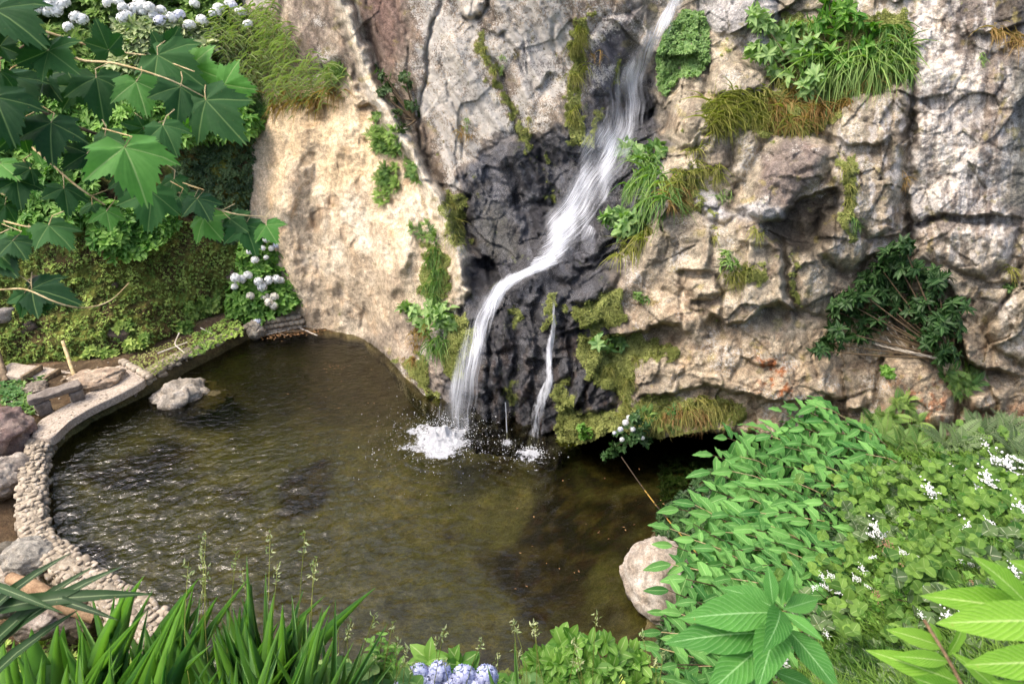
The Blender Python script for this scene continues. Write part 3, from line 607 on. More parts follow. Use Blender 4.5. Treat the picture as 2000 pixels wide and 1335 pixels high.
# ================================================================== LEFT BANK (steep mossy hillside)
bx = np.arange(-420, 640, 3.0); foot = [(-420, 760), (0, 728), (150, 712), (250, 700), (340, 668), (440, 612), (500, 600), (600, 600), (640, 600)]
fb = np.interp(bx, *zip(*foot)) + 6; NB = 260; vb = np.linspace(0, 1, NB)[::-1]
BX = np.tile(bx, (NB, 1)); BY = fb[None] + (-40 - fb[None]) * vb[:, None]
BL = [(-420, 760, 13.8), (0, 715, 14.8), (150, 705, 15.2), (250, 690, 15.6), (330, 655, 16.4), (440, 600, 17.9), (590, 600, 18.3), (580, 480, 19.3), (500, 450, 19.0), (300, 500, 17.1), (0, 500, 16.2), (-420, 500, 15.0), (0, 300, 17.5), (300, 300, 18.3),
      (520, 250, 20.0), (0, 100, 19.2), (300, 100, 20.0), (0, -30, 20.4), (300, -30, 21.2), (480, 100, 20.8), (520, -30, 22.2), (-420, 0, 19), (150, 600, 15.9), (380, 560, 17.6), (600, 100, 21.6), (620, 300, 20.6)]
BYd = tps(BL, BX, BY); B0 = at_y(BX, BY, BYd)
mb = fbm(B0, .7, 5, 600); BYd = BYd - (.22 * mb + .12 * fbm(B0, 2.5, 4, 610) + .05 * fbm(B0, 8, 3, 620))
PB = at_y(BX, BY, BYd)
btop = []
for k in (14, 8, 4, 2, .8):
    r = PB[0].copy(); r[:, 2] += k * .06; r[:, 1] += k; btop.append(r)
bcol = np.zeros(BX.shape + (3,)) + C('5a5a2a'); m1 = fbm(B0, 1.4, 5, 630); m2 = fbm(B0, 5, 4, 640)
bcol = blend(bcol, sstep(-.1, .5, m1), C('6d7832')); bcol = blend(bcol, sstep(0, .5, m2) * .7, C('8a8f44')); bcol = blend(bcol, sstep(.1, .5, -m1 + .3 * m2) * .75, C('5b4634')); bcol = blend(bcol, sstep(.2, .6, -m2) * .6, C('382e1f'))
rock_material('bank soil', 1.5, .9)
me = mesh_np('hillside', np.concatenate([np.array(btop), PB]).reshape(-1, 3), grid_faces(NB + 5, len(bx), True), MATS['bank soil'],
             {'Col': np.concatenate([np.repeat(bcol[:1], 5, 0), bcol]).reshape(-1, 3), 'wet': np.zeros((NB + 5) * len(bx)), 'lich': np.full((NB + 5) * len(bx), -1.0)})
tag(link('hillside', me), kind='structure')
BN = np.cross(np.gradient(PB, axis=1), np.gradient(PB, axis=0)); BN = unit(BN); BN = np.where(((BN * (CAM - PB)).sum(-1) < 0)[..., None], -BN, BN)
def on_bank(px, py, off=0.0, nrm=False):
    px = np.asarray(px, float); py = np.asarray(py, float)
    j = np.clip(np.round((px - bx[0]) / 3).astype(int), 0, len(bx) - 1); b = fb[j]; i = np.clip(((py + 40) / (b + 40) * (NB - 1)).astype(int), 0, NB - 1)
    p = at_y(px, py, PB[i, j, 1]); p = p + unit(CAM - p) * (np.asarray(off)[..., None] if np.ndim(off) else off)
    return (p, BN[i, j]) if nrm else p

# ================================================================== GROUND with the pool basin
inner = [(505, 652), (470, 662), (420, 690), (360, 720), (300, 755), (240, 787), (180, 815), (125, 850), (100, 885), (95, 925), (92, 975), (92, 1020), (105, 1065), (135, 1090), (190, 1130), (245, 1168), (300, 1205), (360, 1245)]
wall_in = at_z(*np.array(inner, float).T, np.zeros(len(inner)))[:, :2]
rest_px = [(600, 1330), (800, 1330), (1100, 1290), (1275, 1225), (1262, 1160), (1250, 1100), (1300, 1010), (1400, 960), (1500, 930)]
pool = list(map(tuple, wall_in)) + list(map(tuple, at_z(*np.array(rest_px, float).T, np.zeros(len(rest_px)))[:, :2])) + [(6.5, 12.6), (6.5, 15), (3, 15), (.5, 14), (-1, 15.2), (-3.5, 17.5), (-5, 18.6), (-6.5, 18.2)]
gx = np.concatenate([-np.geomspace(1, 180, 14)[::-1] - 17, np.arange(-17, 15, .09), np.geomspace(1, 180, 14) + 15]); gy = np.concatenate([-np.geomspace(1, 180, 12)[::-1] - 2, np.arange(-2, 20, .09), np.geomspace(1, 180, 14) + 20])
GX, GY = np.meshgrid(gx, gy)
GL = [(-6, 2, 5.7), (0, 2, 5.7), (6, 2, 6.0), (-2, 2.9, 4.75), (1.5, 2.9, 4.7), (-5, 2.9, 4.7), (-2, 3.6, 3.5), (-5, 3.6, 3.3), (1.5, 3.6, 3.7), (5, 3.8, 4.1), (-9, 4, 2.6), (0, 5.5, 1.0), (-4, 5.6, .8), (-1, 6.5, .1), (2.0, 6.6, .35), (-6.5, 6.6, .0), (-9, 7, -.1),
      (0, -2, 7.4), (-8, -2, 7), (8, -2, 7), (4.4, 5, 3.4), (4.9, 7.7, 2.15), (8, 9.7, 1.6), (6.7, 11.2, .95), (9.8, 11.2, 1.0), (2.8, 10.2, .1), (2.3, 9, .1), (2.4, 7.8, .25), (3.6, 8.5, 1.1), (3.7, 10.3, .7), (5, 11.5, .5), (8, 6, 3.3), (8, 3, 4.9), (12, 10, 2), (12, 4, 4.6),
      (-12, 15.2, .42), (-8, 17.8, .4), (-14, 14, .5), (-10, 13.6, .42), (-10.5, 10.5, -.1), (-11, 12, .35), (-10.5, 8.5, -.25), (-14, 12, .6), (-15, 9, .5), (-13, 8.5, 0), (0, 19, .4), (8, 16, .4), (-17, 19, .5), (14, 19, .5)]
cx_, cy_ = np.clip(GX, -17, 14), np.clip(GY, -2, 19)
GZ = tps(GL, cx_, cy_) + .05 * fbm(np.stack([GX, GY, GX * 0], -1), 1.2, 4, 700)
GZ = np.where(GX < -11.3, np.where(GY > 13, .45 + .04 * perlin(np.stack([GX, GY, GX * 0], -1)), GZ), GZ)
terr = np.array([(-7.6, 17.4), (-8.8, 16.6), (-10, 15.6), (-11.2, 14.6), (-12.6, 13.2), (-13.3, 12.0), (-15, 12.5), (-17, 13), (-17, 19), (-7, 19)])
tm = sstep(-.15, .25, poly_sd(GX, GY, list(map(tuple, terr)))); GZ = GZ * (1 - tm) + tm * (.42 + .03 * fbm(np.stack([GX, GY, GX * 0], -1), 1.5, 4, 710))
psd = poly_sd(cx_, cy_, pool)
bed = -.22 - .6 * sstep(0, 2.6, psd) + .07 * fbm(np.stack([GX, GY, GX * 0], -1), .7, 4, 720) + .03 * fbm(np.stack([GX, GY, GX * 0], -1), 3, 4, 730)
GZ = np.where(psd > 0, np.minimum(GZ, lerp(GZ, bed, sstep(0, .35, psd))), GZ)
G = np.stack([GX, GY, GZ], -1)
gpx, gpy, gt = to_px(G); gpx = np.where(gt > .3, gpx, -999)
a1 = fbm(G, 1.1, 5, 740); a2 = fbm(G, 4, 5, 750); a3 = fbm(G * [1, 1, 0], .45, 4, 760)
gcol = np.zeros(GX.shape + (3,)) + C('5b4b38'); gcol = blend(gcol, sstep(0, .4, a2) * .6, C('75654d'))
lnd = psd < 0
gcol = blend(gcol, np.where(lnd & (GX > 1.5), .8, 0), C('3a3d1c')); gcol = blend(gcol, np.where(lnd & (GY < 7), .8, 0), C('33351b'))
gcol = blend(gcol, tm * .8, C('8a7258')); gcol = blend(gcol, tm * sstep(0, .4, a1) * .6, C('a08a6c')); gcol = blend(gcol, tm * sstep(.1, .4, a2 + a1) * .55, C('6c6a35'))
pb_ = sstep(-.1, .2, psd)
lit = sstep(-.25, .3, a3 + .35 * a1 + .8 * (sstep(-2.0, 2.2, GX) - .45) - .17)       # leaf litter lies in the right and middle of the bed
pcol = np.zeros_like(gcol) + C('6f7048'); pcol = blend(pcol, sstep(-.2, .5, a1), C('89865a')); pcol = blend(pcol, sstep(.1, .5, a2) * .4, C('524b2e'))
pcol = blend(pcol, lit * .93, C('1f1a12')); pcol = blend(pcol, lit * sstep(.0, .35, fbm(G, 2.3, 5, 770)) * .8, C('5b5230')); pcol = blend(pcol, lit * sstep(.25, .5, fbm(G, 5, 4, 780)) * .8, C('3f2c1c'))
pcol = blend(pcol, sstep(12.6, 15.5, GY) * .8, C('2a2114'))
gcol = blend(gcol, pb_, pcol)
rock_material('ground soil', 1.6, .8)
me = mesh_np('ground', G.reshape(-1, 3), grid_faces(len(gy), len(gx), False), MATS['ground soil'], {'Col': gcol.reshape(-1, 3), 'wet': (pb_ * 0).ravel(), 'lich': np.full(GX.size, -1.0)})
tag(link('ground', me), kind='structure')
i0, i1 = np.searchsorted(gx, [-17, 15]); j0, j1 = np.searchsorted(gy, [-2, 20])
def gz(x, y):
    x = np.asarray(x, float); y = np.asarray(y, float); i = np.clip(i0 + ((x + 17) / .09).astype(int), 0, len(gx) - 1); j = np.clip(j0 + ((y + 2) / .09).astype(int), 0, len(gy) - 1); return GZ[j, i]
def on_ground(px, py):
    """march along the line of sight to the ground"""
    px = np.atleast_1d(np.asarray(px, float)); py = np.atleast_1d(np.asarray(py, float)); d = ray(px, py); t = np.full(px.shape, 2.5); hit = np.zeros(px.shape, bool)
    for _ in range(500):
        p = CAM + d * t[:, None]; hit |= p[:, 2] < gz(p[:, 0], p[:, 1]); t = np.where(hit, t, t + .045)
    return CAM + d * t[:, None]

# ================================================================== WATER
wx = np.arange(-10.4, 6.6, .035); wy = np.arange(6.6, 18.8, .035); WX_, WY_ = np.meshgrid(wx, wy)
w0 = np.stack([WX_, WY_, WX_ * 0], -1)
th = math.radians(35); ux = WX_ * math.cos(th) + WY_ * math.sin(th); uy = -WX_ * math.sin(th) + WY_ * math.cos(th)
wp = np.stack([ux * 2.2, uy * 4.6, WX_ * 0], -1)
amp = .3 + 1.7 * sstep(1.5, -6, WX_) * sstep(14.5, 10, WY_) + .2 * sstep(15, 17, WY_)
h = .015 * fbm(wp + .4 * perlin(w0 * 1.3)[..., None], 1.1, 4, 800, .6) * amp + .010 * fbm(wp, 3.3, 2, 805) * amp
SPL = at_z(872, 862, 0.0); SP2 = at_z(1036, 893, 0.0)
for s, a, l in ((SPL, .018, .3), (SP2, .009, .2)):
    r = np.hypot(WX_ - s[0], WY_ - s[1]) + .05 * perlin(w0 * 2.2); h += a * np.sin(r / l * 6.283) * np.exp(-r / 1.1) * sstep(.1, .3, r)
    h += .02 * a / .018 * fbm(w0, 7, 3, 810) * np.exp(-(r / 1.3) ** 2)
Wz = np.stack([WX_, WY_, h], -1)
m, nt = mat('pool water'); co = nd(nt, 'TexCoord').outputs['Object']
mp = nd(nt, 'Mapping', {'Vector': co, 'Rotation': (0, 0, -th), 'Scale': (1.7, 4.2, 1)}).outputs[0]
hh = mth(nt, 'ADD', tex_noise(nt, mp, 2.2, 3, .55, .3), mth(nt, 'MULTIPLY', tex_noise(nt, mp, 9, 2, .5), .25))
hx = nd(nt, 'SeparateXYZ', {0: co}).outputs
b = nd(nt, 'Bump', {'Strength': rng_map(nt, hx[0], -6.0, 2.0, .7, .14), 'Distance': .04, 'Height': hh}); fr = nd(nt, 'Fresnel', {'IOR': 1.42, 'Normal': b.outputs[0]})
gl = nd(nt, 'BsdfGlossy', {'Color': (1, 1, 1, 1), 'Roughness': .03, 'Normal': b.outputs[0]}); tr = nd(nt, 'BsdfTransparent', {'Color': (.57, .56, .40, 1)})
ms = nd(nt, 'MixShader', {0: fr.outputs[0], 1: tr.outputs[0], 2: gl.outputs[0]}); out(nt, ms.outputs[0])
ok = (poly_sd(WX_, WY_, pool) > -.5).ravel(); f = grid_faces(len(wy), len(wx)); f = f[ok[f].all(1)]
u_, inv = np.unique(f, return_inverse=True); me = mesh_np('water', Wz.reshape(-1, 3)[u_], inv.reshape(-1, 4), MATS['pool water'])
tag(link('water', me), kind='structure')
# ================================================================== STONES, WALL, PATH, BENCH, STEPS
rock_material('boulder rock', 2.2, .5)
def ico(sub):
    import bmesh
    bm = bmesh.new(); bmesh.ops.create_icosphere(bm, subdivisions=sub, radius=1); V = np.array([v.co[:] for v in bm.verts]); F = np.array([[v.index for v in f.verts] for f in bm.faces]); bm.free(); return V, F
ICO = {k: ico(k) for k in (1, 2, 3, 5, 6)}
def boulder(name, loc, size, rz, seed, cols, label, cat='rock', group=None, lich=.2, wet=0, sub=5, mossy=0, tilt=0, ang=.3):
    V, F = ICO[sub]; P = V * np.array(size) * .5
    q = V * 1.2 + seed * 3.1; f, e, _ = worley(q, 1.1, seed); f2_, _, _ = worley(q, 2.6, seed + 9)
    r = 1 + ang * f + .1 * f2_ + .12 * fbm(q, 1.0, 4, seed) + .03 * fbm(q, 6, 3, seed + 3)
    P = P * r[:, None]; R = np.array(Matrix.Rotation(rz, 3, 'Z') @ Matrix.Rotation(tilt, 3, 'X')); P = P @ R.T
    c = np.zeros((len(P), 3)) + lin(cols[0]); c = blend(c, sstep(-.2, .4, fbm(q, 2, 4, seed + 5)), lin(cols[1]))
    if mossy: c = blend(c, mossy * sstep(0, .4, fbm(q, 1.6, 4, seed + 6)), lin('6d7534'))
    w = np.full(len(P), float(wet)); below_ = (P[:, 2] + loc[2]) < .05
    if wet >= 0 and abs(loc[2]) < .6: c = blend(c, below_ * .6, lin('3a3222'))
    me = mesh_np(name, P, F, MATS['boulder rock'], {'Col': c, 'wet': w, 'lich': np.full(len(P), lich)})
    return tag(link(name, me, None, loc), label, cat, group)
def pz(px, py, z): return at_z(px, py, np.float64(z))
boulder('boulder', pz(352, 775, -.06), (1.3, 1.05, .8), .3, 3, ('8f887b', 'a8a195'), 'pale lichen-covered boulder standing out of the pool water at left', lich=.25)
boulder('boulder', pz(395, 782, -.22), (1.45, 1.15, .46), .1, 8, ('5f5838', '6b6440'), 'flat brown boulder lying under water beside the pale one', lich=-1)
boulder('boulder', pz(1292, 1135, .25), (1.15, 1.5, 1.25), .2, 14, ('978d80', 'b5aea3'), 'smooth pale boulder on the pool edge half hidden by ginger leaves', lich=0, ang=.15)
boulder('boulder', pz(0, 852, .45), (1.35, 1.15, 1.2), .5, 19, ('7c6a64', '8e7f76'), 'large purplish brown boulder at left edge beside the pool wall', lich=.1)
boulder('boulder', pz(8, 930, .2), (.95, .9, .8), 1.1, 21, ('8d847a', 'a79f93'), 'rough grey boulder below the big purplish one at left edge', lich=.4)
boulder('boulder', pz(60, 1088, .25), (.85, .65, .62), .3, 25, ('8a877e', '9d998e'), 'rounded grey boulder set in the bend of the pool wall', lich=.2, ang=.12)
boulder('boulder', pz(25, 1120, .05), (.7, .5, .4), .3, 27, ('a59a8b', 'b8ad9c'), 'flat tan boulder just below the rounded grey one', lich=.3, ang=.2)
boulder('boulder', pz(15, 1172, .0), (.55, .5, .45), .8, 29, ('a9a7a2', 'bdbab4'), 'pale grey boulder behind dark leaves at the left edge', lich=.3, ang=.15)
boulder('boulder', pz(95, 1200, .0), (1.0, .8, .6), .2, 31, ('857a70', '9a9085'), 'brown grey boulder under the fallen log', lich=.3, ang=.2)
boulder('boulder', pz(150, 1215, -.1), (.7, .6, .5), .2, 33, ('5c544c', '6f665c'), 'dark boulder in shade right of the fallen log', lich=.0, ang=.2)
boulder('boulder', pz(14, 1068, -.1), (.3, .25, .2), .2, 35, ('8a877e', '9d998e'), 'small round stone in the side stream', lich=.0, sub=3, ang=.1)
boulder('boulder', pz(185, 742, .55), (1.2, .75, .42), .45, 37, ('a08e7a', 'b7a893'), 'flat tan slab of rock right of the stone bench', lich=.2, ang=.2)
boulder('boulder', pz(498, 644, .2), (.5, .42, .5), .2, 39, ('8e8678', 'a9a191'), 'squarish stone ending the pool wall below the hydrangea', lich=.4, ang=.3)
boulder('boulder', pz(70, 757, .5), (.55, .4, .25), .4, 41, ('7d7468', '91877a'), 'small flat rock above the stone bench in the weeds', lich=.2, ang=.25)
for i, (px, py, s, l) in enumerate([(228, 652, .6, 'brown rock stuck in the mossy bank'), (50, 640, .4, 'dark narrow rock in the mossy bank at left'), (78, 548, .45, 'dark rock high in the mossy bank behind a twig'), (8, 615, .5, 'pale grey rock at the left edge of the mossy bank'), (222, 555, .3, 'small dark stone in shade of the bank'), (452, 540, .5, 'dark rock left of the pool corner hydrangea'), (528, 442, .7, 'brown angular rock between bank and tan cliff')]):
    boulder('bank_rock', on_bank(px, py, -.08), (s * 1.1, s * .7, s * .75), .4 * i, 50 + i, ('5e5348', '74695d') if i != 3 else ('8c867e', 'a09a92'), l, lich=.0, sub=3)

def smooth_poly(pts, step_):
    P = np.array(pts, float); s = np.r_[0, np.cumsum(np.linalg.norm(np.diff(P, axis=0), axis=1))]; n = max(2, int(s[-1] / step_)); ss = np.linspace(0, s[-1], n)
    Q = np.stack([np.interp(ss, s, P[:, k]) for k in range(P.shape[1])], -1)
    for _ in range(3): Q[1:-1] = .25 * Q[:-2] + .5 * Q[1:-1] + .25 * Q[2:]
    return Q
WL = smooth_poly(wall_in, .12); Tn = unit(np.gradient(WL, axis=0)); On = np.c_[-Tn[:, 1], Tn[:, 0]] * -1      # outward (away from the pool)
cen = np.array([-3, 11]); On = np.where(((On * (WL - cen)).sum(1) < 0)[:, None], -On, On)
wpx, wpy, _ = to_px(np.c_[WL, np.zeros(len(WL)) + .3])
ztop = np.interp(np.arange(len(WL)), [0, len(WL) * .15, len(WL) * .5, len(WL)], [.26, .36, .42, .36]); wid = np.interp(wpy, [640, 850, 900, 1240], [.26, .3, .33, .46])
wall = thing('retaining_wall', (float(WL[60, 0]), float(WL[60, 1]), 0), 'low curved cobblestone wall holding the left side of the pool', 'stone wall')
W0 = np.array(wall.location)
prof = [(.02, -.9), (.0, -.3), (.02, .1), (.05, None), (.5, None), (.97, None), (1.0, -.3), (1.0, -.6)]
CV = []
for a_, z_ in prof: CV.append(np.c_[WL + On * (wid * a_ + .03)[:, None], (ztop - .004) if z_ is None else np.full(len(WL), z_)])
simple_material('mortar', lin('877c6b'), lin('b0a592'), 14, .95, 1.0)
me = mesh_np('mortar_core', np.array(CV).reshape(-1, 3) - W0, grid_faces(len(prof), len(WL), True), MATS['mortar'], {'tint': np.full(len(prof) * len(WL), .5)}); link('mortar_core', me, wall)
m_stone, nt = mat('cobble'); oi = nd(nt, 'ObjectInfo').outputs['Random']; co = nd(nt, 'TexCoord').outputs['Object']; geo = nd(nt, 'NewGeometry')
rp = nd(nt, 'Attribute', attribute_name='tint').outputs['Fac']; k = mth(nt, 'FRACT', mth(nt, 'ADD', oi, rp))
c = mixc(nt, k, lin('7d7364'), lin('a79c8a')); n1 = tex_noise(nt, geo.outputs['Position'], 14, 7, .65); n2_ = tex_noise(nt, geo.outputs['Position'], 60, 4)
c = mixc(nt, rng_map(nt, n1, .55, .7), c, (.42, .40, .37)); c = mixc(nt, mth(nt, 'MULTIPLY', rng_map(nt, n1, .48, .3), .6), c, lin('5b5346'))
out(nt, nd(nt, 'BsdfPrincipled', {'Base Color': c, 'Roughness': .92, 'Specular IOR Level': .25, 'Normal': nd(nt, 'Bump', {'Strength': .6, 'Distance': .01, 'Height': mth(nt, 'ADD', n1, mth(nt, 'MULTIPLY', n2_, .4))}).outputs[0]}).outputs[0])
def cobble_tpl(seed):
    V, F = ICO[1] if seed % 2 else ICO[1]
    import bmesh
    bm = bmesh.new(); bmesh.ops.create_cube(bm, size=1.5); bmesh.ops.subdivide_edges(bm, edges=bm.edges[:], cuts=1, use_grid_fill=True)
    V = np.array([v.co[:] for v in bm.verts]); F = np.array([[v.index for v in f.verts] for f in bm.faces]); bm.free()
    V = V / (np.linalg.norm(V, axis=1)[:, None] ** .75); V = V * (1 + .16 * perlin(V * 1.3 + seed * 7.7, seed)[:, None]) * .56
    return V, F
CT_ = [cobble_tpl(s) for s in range(6)]
CM = [mesh_np('stone', v, f, m_stone, {'tint': np.zeros(len(v))}) for v, f in CT_]
stones = []; L = len(WL)
def put_row(a_, z_, sz, i0_, i1_, face):
    s = i0_
    while s < i1_:
        i = int(s); w = sz * random.choice([.6, .8, 1, 1.2, 1.6]) * random.uniform(.85, 1.15); ww = wid[min(i, L - 1)]
        zz = (ztop[i] + z_) if not face else z_
        p = np.r_[WL[i] + On[i] * (ww * a_ + random.uniform(-.04, .04)), zz + random.uniform(-.035, .035)]
        stones.append((p, math.atan2(Tn[i, 1], Tn[i, 0]) + random.uniform(-.3, .3), (w, sz * random.uniform(.6, 1.3), sz * random.uniform(.35, .65) if not face else sz * random.uniform(.65, .9)), int(wpx[i]), wpy[i])); s += w / .12 * .97
ic = int(np.argmin(np.abs(wpx - 112) + np.abs(wpy - 868)))
for z_ in (-.08, .06, .19, .30): put_row(.02, z_, .17, 0, ic, True)
for z_ in (-.05, .09, .22, .33): put_row(.02, z_, .13, ic, L, True)
for a_ in np.linspace(.06, .95, 7): put_row(a_, -.015, .095, ic - 4, L, False)
for a_ in (.1, .25, .4): put_row(a_, -.03, .1, 0, ic, False)
for z_ in (.0, .12, .24): put_row(1.0, z_, .16, ic, L, True)
stones.sort(key=lambda s: np.linalg.norm(s[0] - CAM)); print('wall stones', len(stones))
mb_ = MB()
for n, (p, r, sz, a_, b_) in enumerate(stones):
    if n < 300:
        o = link('stone', CM[n % 6], wall, p - W0); o.rotation_euler = (random.uniform(-.3, .3), random.uniform(-.3, .3), r); o.scale = sz
    else:
        v, f = CT_[n % 6]; R = np.array(Matrix.Rotation(r, 3, 'Z')); mb_.add((v * sz) @ R.T + p - W0, f, random.random())
tag(link('far_stone', mb_.mesh('far_stone', m_stone), wall), kind='stuff')

simple_material('pebble concrete', lin('8f8375'), lin('b8ad9e'), 26, .95, .9, dist=.02); simple_material('weathered wood', lin('5d5040'), lin('8d7c63'), 8, .85, .6)
def slab(poly_px, z0, z1, zpx, name, m, label=None):
    P = at_z(*np.array(poly_px, float).T, np.full(len(poly_px), float(zpx)))[:, :2]; P = smooth_poly(np.r_[P, P[:1]], .15)[:-1]; n = len(P); c = P.mean(0)
    rings = [(1.0, z0), (1.0, z1 - .015), (.985, z1)] + [(k_, z1 + .0) for k_ in (.8, .6, .4, .2, .02)]
    V = []; 
    for s_, z_ in rings:
        q_ = c + (P - c) * s_; V.append(np.c_[q_, z_ + (.015 * perlin(np.c_[q_ * 3, q_[:, 0] * 0]) if s_ < 1 else np.zeros(n))])
    f = [(a * n + i, a * n + (i + 1) % n, (a + 1) * n + (i + 1) % n, (a + 1) * n + i) for a in range(len(rings) - 1) for i in range(n)]
    return mesh_np(name, np.concatenate(V), np.array(f), m, {'tint': np.full(n * len(rings), .5)})
path = tag(link('path', slab([(62, 850), (72, 822), (150, 780), (205, 748), (208, 722), (238, 708), (292, 738), (240, 768), (180, 795), (130, 825), (100, 862)], .3, .475, .47, 'path', MATS['pebble concrete'])), kind='structure')
# pebbles pressed into the path and lying on the terrace
mb_ = MB(); n = 0
while n < 1500:
    px, py = random.uniform(50, 480), random.uniform(600, 860)
    p = pz(px, py, .475); ins = poly_sd(np.array([px]), np.array([py]), [(62, 850), (72, 822), (150, 780), (205, 748), (208, 722), (238, 708), (292, 738), (240, 768), (180, 795), (130, 825), (100, 862)])[0] > 2
    if not ins and (random.random() < .85 or poly_sd(np.array([p[0]]), np.array([p[1]]), pool)[0] > -.3): n += 1; continue
    v, f = CT_[n % 6]; s = random.uniform(.02, .05); mb_.add(v * (s, s, s * .6) + (p if ins else np.r_[p[:2], gz(p[0], p[1]) + .01]), f, random.random()); n += 1
tag(link('pebbles', mb_.mesh('pebbles', m_stone)), 'pale pebbles set in the path and strewn over the terrace', 'pebbles', None, 'stuff')
# kerb of round stones across the path end
kb = thing('path_kerb', pz(265, 722, .45), 'short kerb of pale stones where the paved path ends', 'kerb')
for i in range(9):
    p = pz(240 + 52 * i / 8, 706 + 30 * i / 8, .5); o = link('stone', CM[i % 6], kb, p - np.array(kb.location)); o.scale = (.2, .16, .14); o.rotation_euler = (0, 0, i)
# low stone wall under the hydrangea
lw = thing('stone_edging', pz(550, 634, .2), 'short dry stone edging below the pool corner hydrangea', 'stone wall')
for r_, (z_, dy) in enumerate([(.05, 0), (.19, 3), (.33, 6)]):
    for i in range(9):
        p = pz(508 + 88 * (i + .5 * (r_ % 2)) / 9, 652 - 14 * i / 9, z_ * 0) + [0, 0, z_]; o = link('stone', CM[(i + r_) % 6], lw, p - np.array(lw.location)); o.scale = (.19, .2, .15); o.rotation_euler = (0, random.uniform(-.2, .2), random.uniform(-.3, .3))
# stone bench
def rough_box(sx, sy, sz, seed, n=7, r=.02, amp=.02):
    import bmesh
    bm = bmesh.new(); bmesh.ops.create_cube(bm, size=1); bmesh.ops.scale(bm, vec=(sx, sy, sz), verts=bm.verts[:]); bmesh.ops.subdivide_edges(bm, edges=bm.edges[:], cuts=n, use_grid_fill=True)
    V = np.array([v.co[:] for v in bm.verts]); F = np.array([[v.index for v in f.verts] for f in bm.faces]); bm.free()
    h = np.array([sx, sy, sz]) / 2 - r; c = np.clip(V, -h, h); dlt = V - c; V = c + unit(dlt) * np.minimum(np.linalg.norm(dlt, axis=1), r)[:, None]
    V += amp * np.stack([perlin(V * 5 + seed + k * 9) for k in range(3)], -1) + amp * .4 * np.stack([perlin(V * 15 + seed + k * 9) for k in range(3)], -1)
    return V, F
simple_material('basalt slab', lin('5d5650'), lin('7f776e'), 7, .9, .6, dist=.03)
A_, B_ = pz(60, 782, .78), pz(153, 752, .78); ctr = (A_ + B_) / 2; ln = np.linalg.norm(B_ - A_) + .1; rz = math.atan2(B_[1] - A_[1], B_[0] - A_[0])
bench = thing('stone_bench', (ctr[0], ctr[1], .44), 'rough dark stone bench beside the path left of the pool', 'bench'); bench.rotation_euler = (0, 0, rz)
v, f = rough_box(ln, .3, .13, 2, 12, .03, .03); link('seat', mesh_np('seat', v, f, MATS['basalt slab']), bench, (0, 0, .36))
for sx in (-.28, .36): v, f = rough_box(.26, .26, .34, sx * 10, 5, .04, .04); link('leg', mesh_np('leg', v, f, MATS['basalt slab']), bench, (sx * ln, 0, .12))
# steps cut in the slope
st = thing('garden_steps', pz(60, 730, .5), 'three earth steps with stone edges rising to the left of the bench', 'steps')
S0 = np.array(st.location)
for i, (px, py, w, d_, h_) in enumerate([(116, 731, .5, .45, -.04), (84, 725, .5, .45, .05), (32, 720, .8, .55, .14)]):
    v, f = rough_box(w, d_, .12, i * 5, 8, .03, .03); p = pz(px, py, .5 + h_); o = link('step', mesh_np('step', v, f, MATS['pebble concrete']), st, p - S0 - [0, 0, .08]); o.rotation_euler = (0, 0, -.25)
    v, f = rough_box(.07, d_, .22, i * 3, 5, .015, .012); o = link('riser_board', mesh_np('riser_board', v, f, MATS['weathered wood']), st, p - S0 + [w * .5, -.1, -.08]); o.rotation_euler = (0, .1, -.25)
def stick(name, pts, r, m, label, cat='stick', group=None, n=6):
    P = np.array(pts, float); o0 = P[0].copy(); V, F = tube(smooth_poly(P, max(.03, np.linalg.norm(P[-1] - P[0]) / 14)) - o0, 1, n)
    k = len(V) // n; rr = np.interp(np.linspace(0, 1, k), np.linspace(0, 1, len(np.atleast_1d(r))), np.atleast_1d(r)); Q = V.reshape(k, n, 3); c = Q.mean(1, keepdims=True); V = (c + (Q - c) * rr[:, None, None]).reshape(-1, 3)
    V += .15 * rr.mean() * np.stack([perlin(V * 20 + j * 7) for j in range(3)], -1)
    return tag(link(name, mesh_np(name, V, F, m, {'tint': np.full(len(V), .5)}), None, o0), label, cat, group)
WD = MATS['weathered wood']
simple_material('dry stem', lin('a08a5c'), lin('c9b88e'), 10, .8, .3); simple_material('pale stick', lin('a99f8e'), lin('cfc8ba'), 10, .8, .3); simple_material('twig bark', lin('3f3528'), lin('66563f'), 14, .85, .4); simple_material('orange bark', lin('6e553e'), lin('9c8264'), 6, .85, .5)
stick('wooden_post', [pz(148, 742, .45), pz(131, 692, .75) + [0, 0, .35]], [.045, .04], MATS['dry stem'], 'leaning wooden post beside the steps', 'post')
stick('wooden_post', [pz(12, 745, .5), pz(-4, 690, .8) + [0, 0, .3]], [.08, .07], WD, 'thick mossy wooden post at left edge by the steps', 'post')
stick('stick', [pz(22, 783, .5), pz(76, 811, .47)], [.018, .012], MATS['pale stick'], 'straight pale stick lying beside the bench')
stick('stick', [pz(308, 690, .46), pz(366, 668, .5)], [.022, .014], MATS['pale stick'], 'pale dead branch lying on the terrace, left of the pair')
stick('stick', [pz(350, 650, .6), pz(340, 672, .5), pz(362, 690, .46)], [.02, .014], MATS['pale stick'], 'forked pale dead branch standing up on the terrace')
stick('stick', [pz(392, 640, .5), pz(420, 655, .5)], [.014, .01], MATS['pale stick'], 'thin bleached twig on bare soil by the pool wall')
stick('fallen_log', [pz(20, 1128, .35), pz(70, 1150, .38), pz(120, 1180, .3), pz(185, 1208, .1)], [.09, .13, .12, .08], MATS['orange bark'], 'orange-brown bare log lying over rocks outside the pool wall', 'log', n=12)
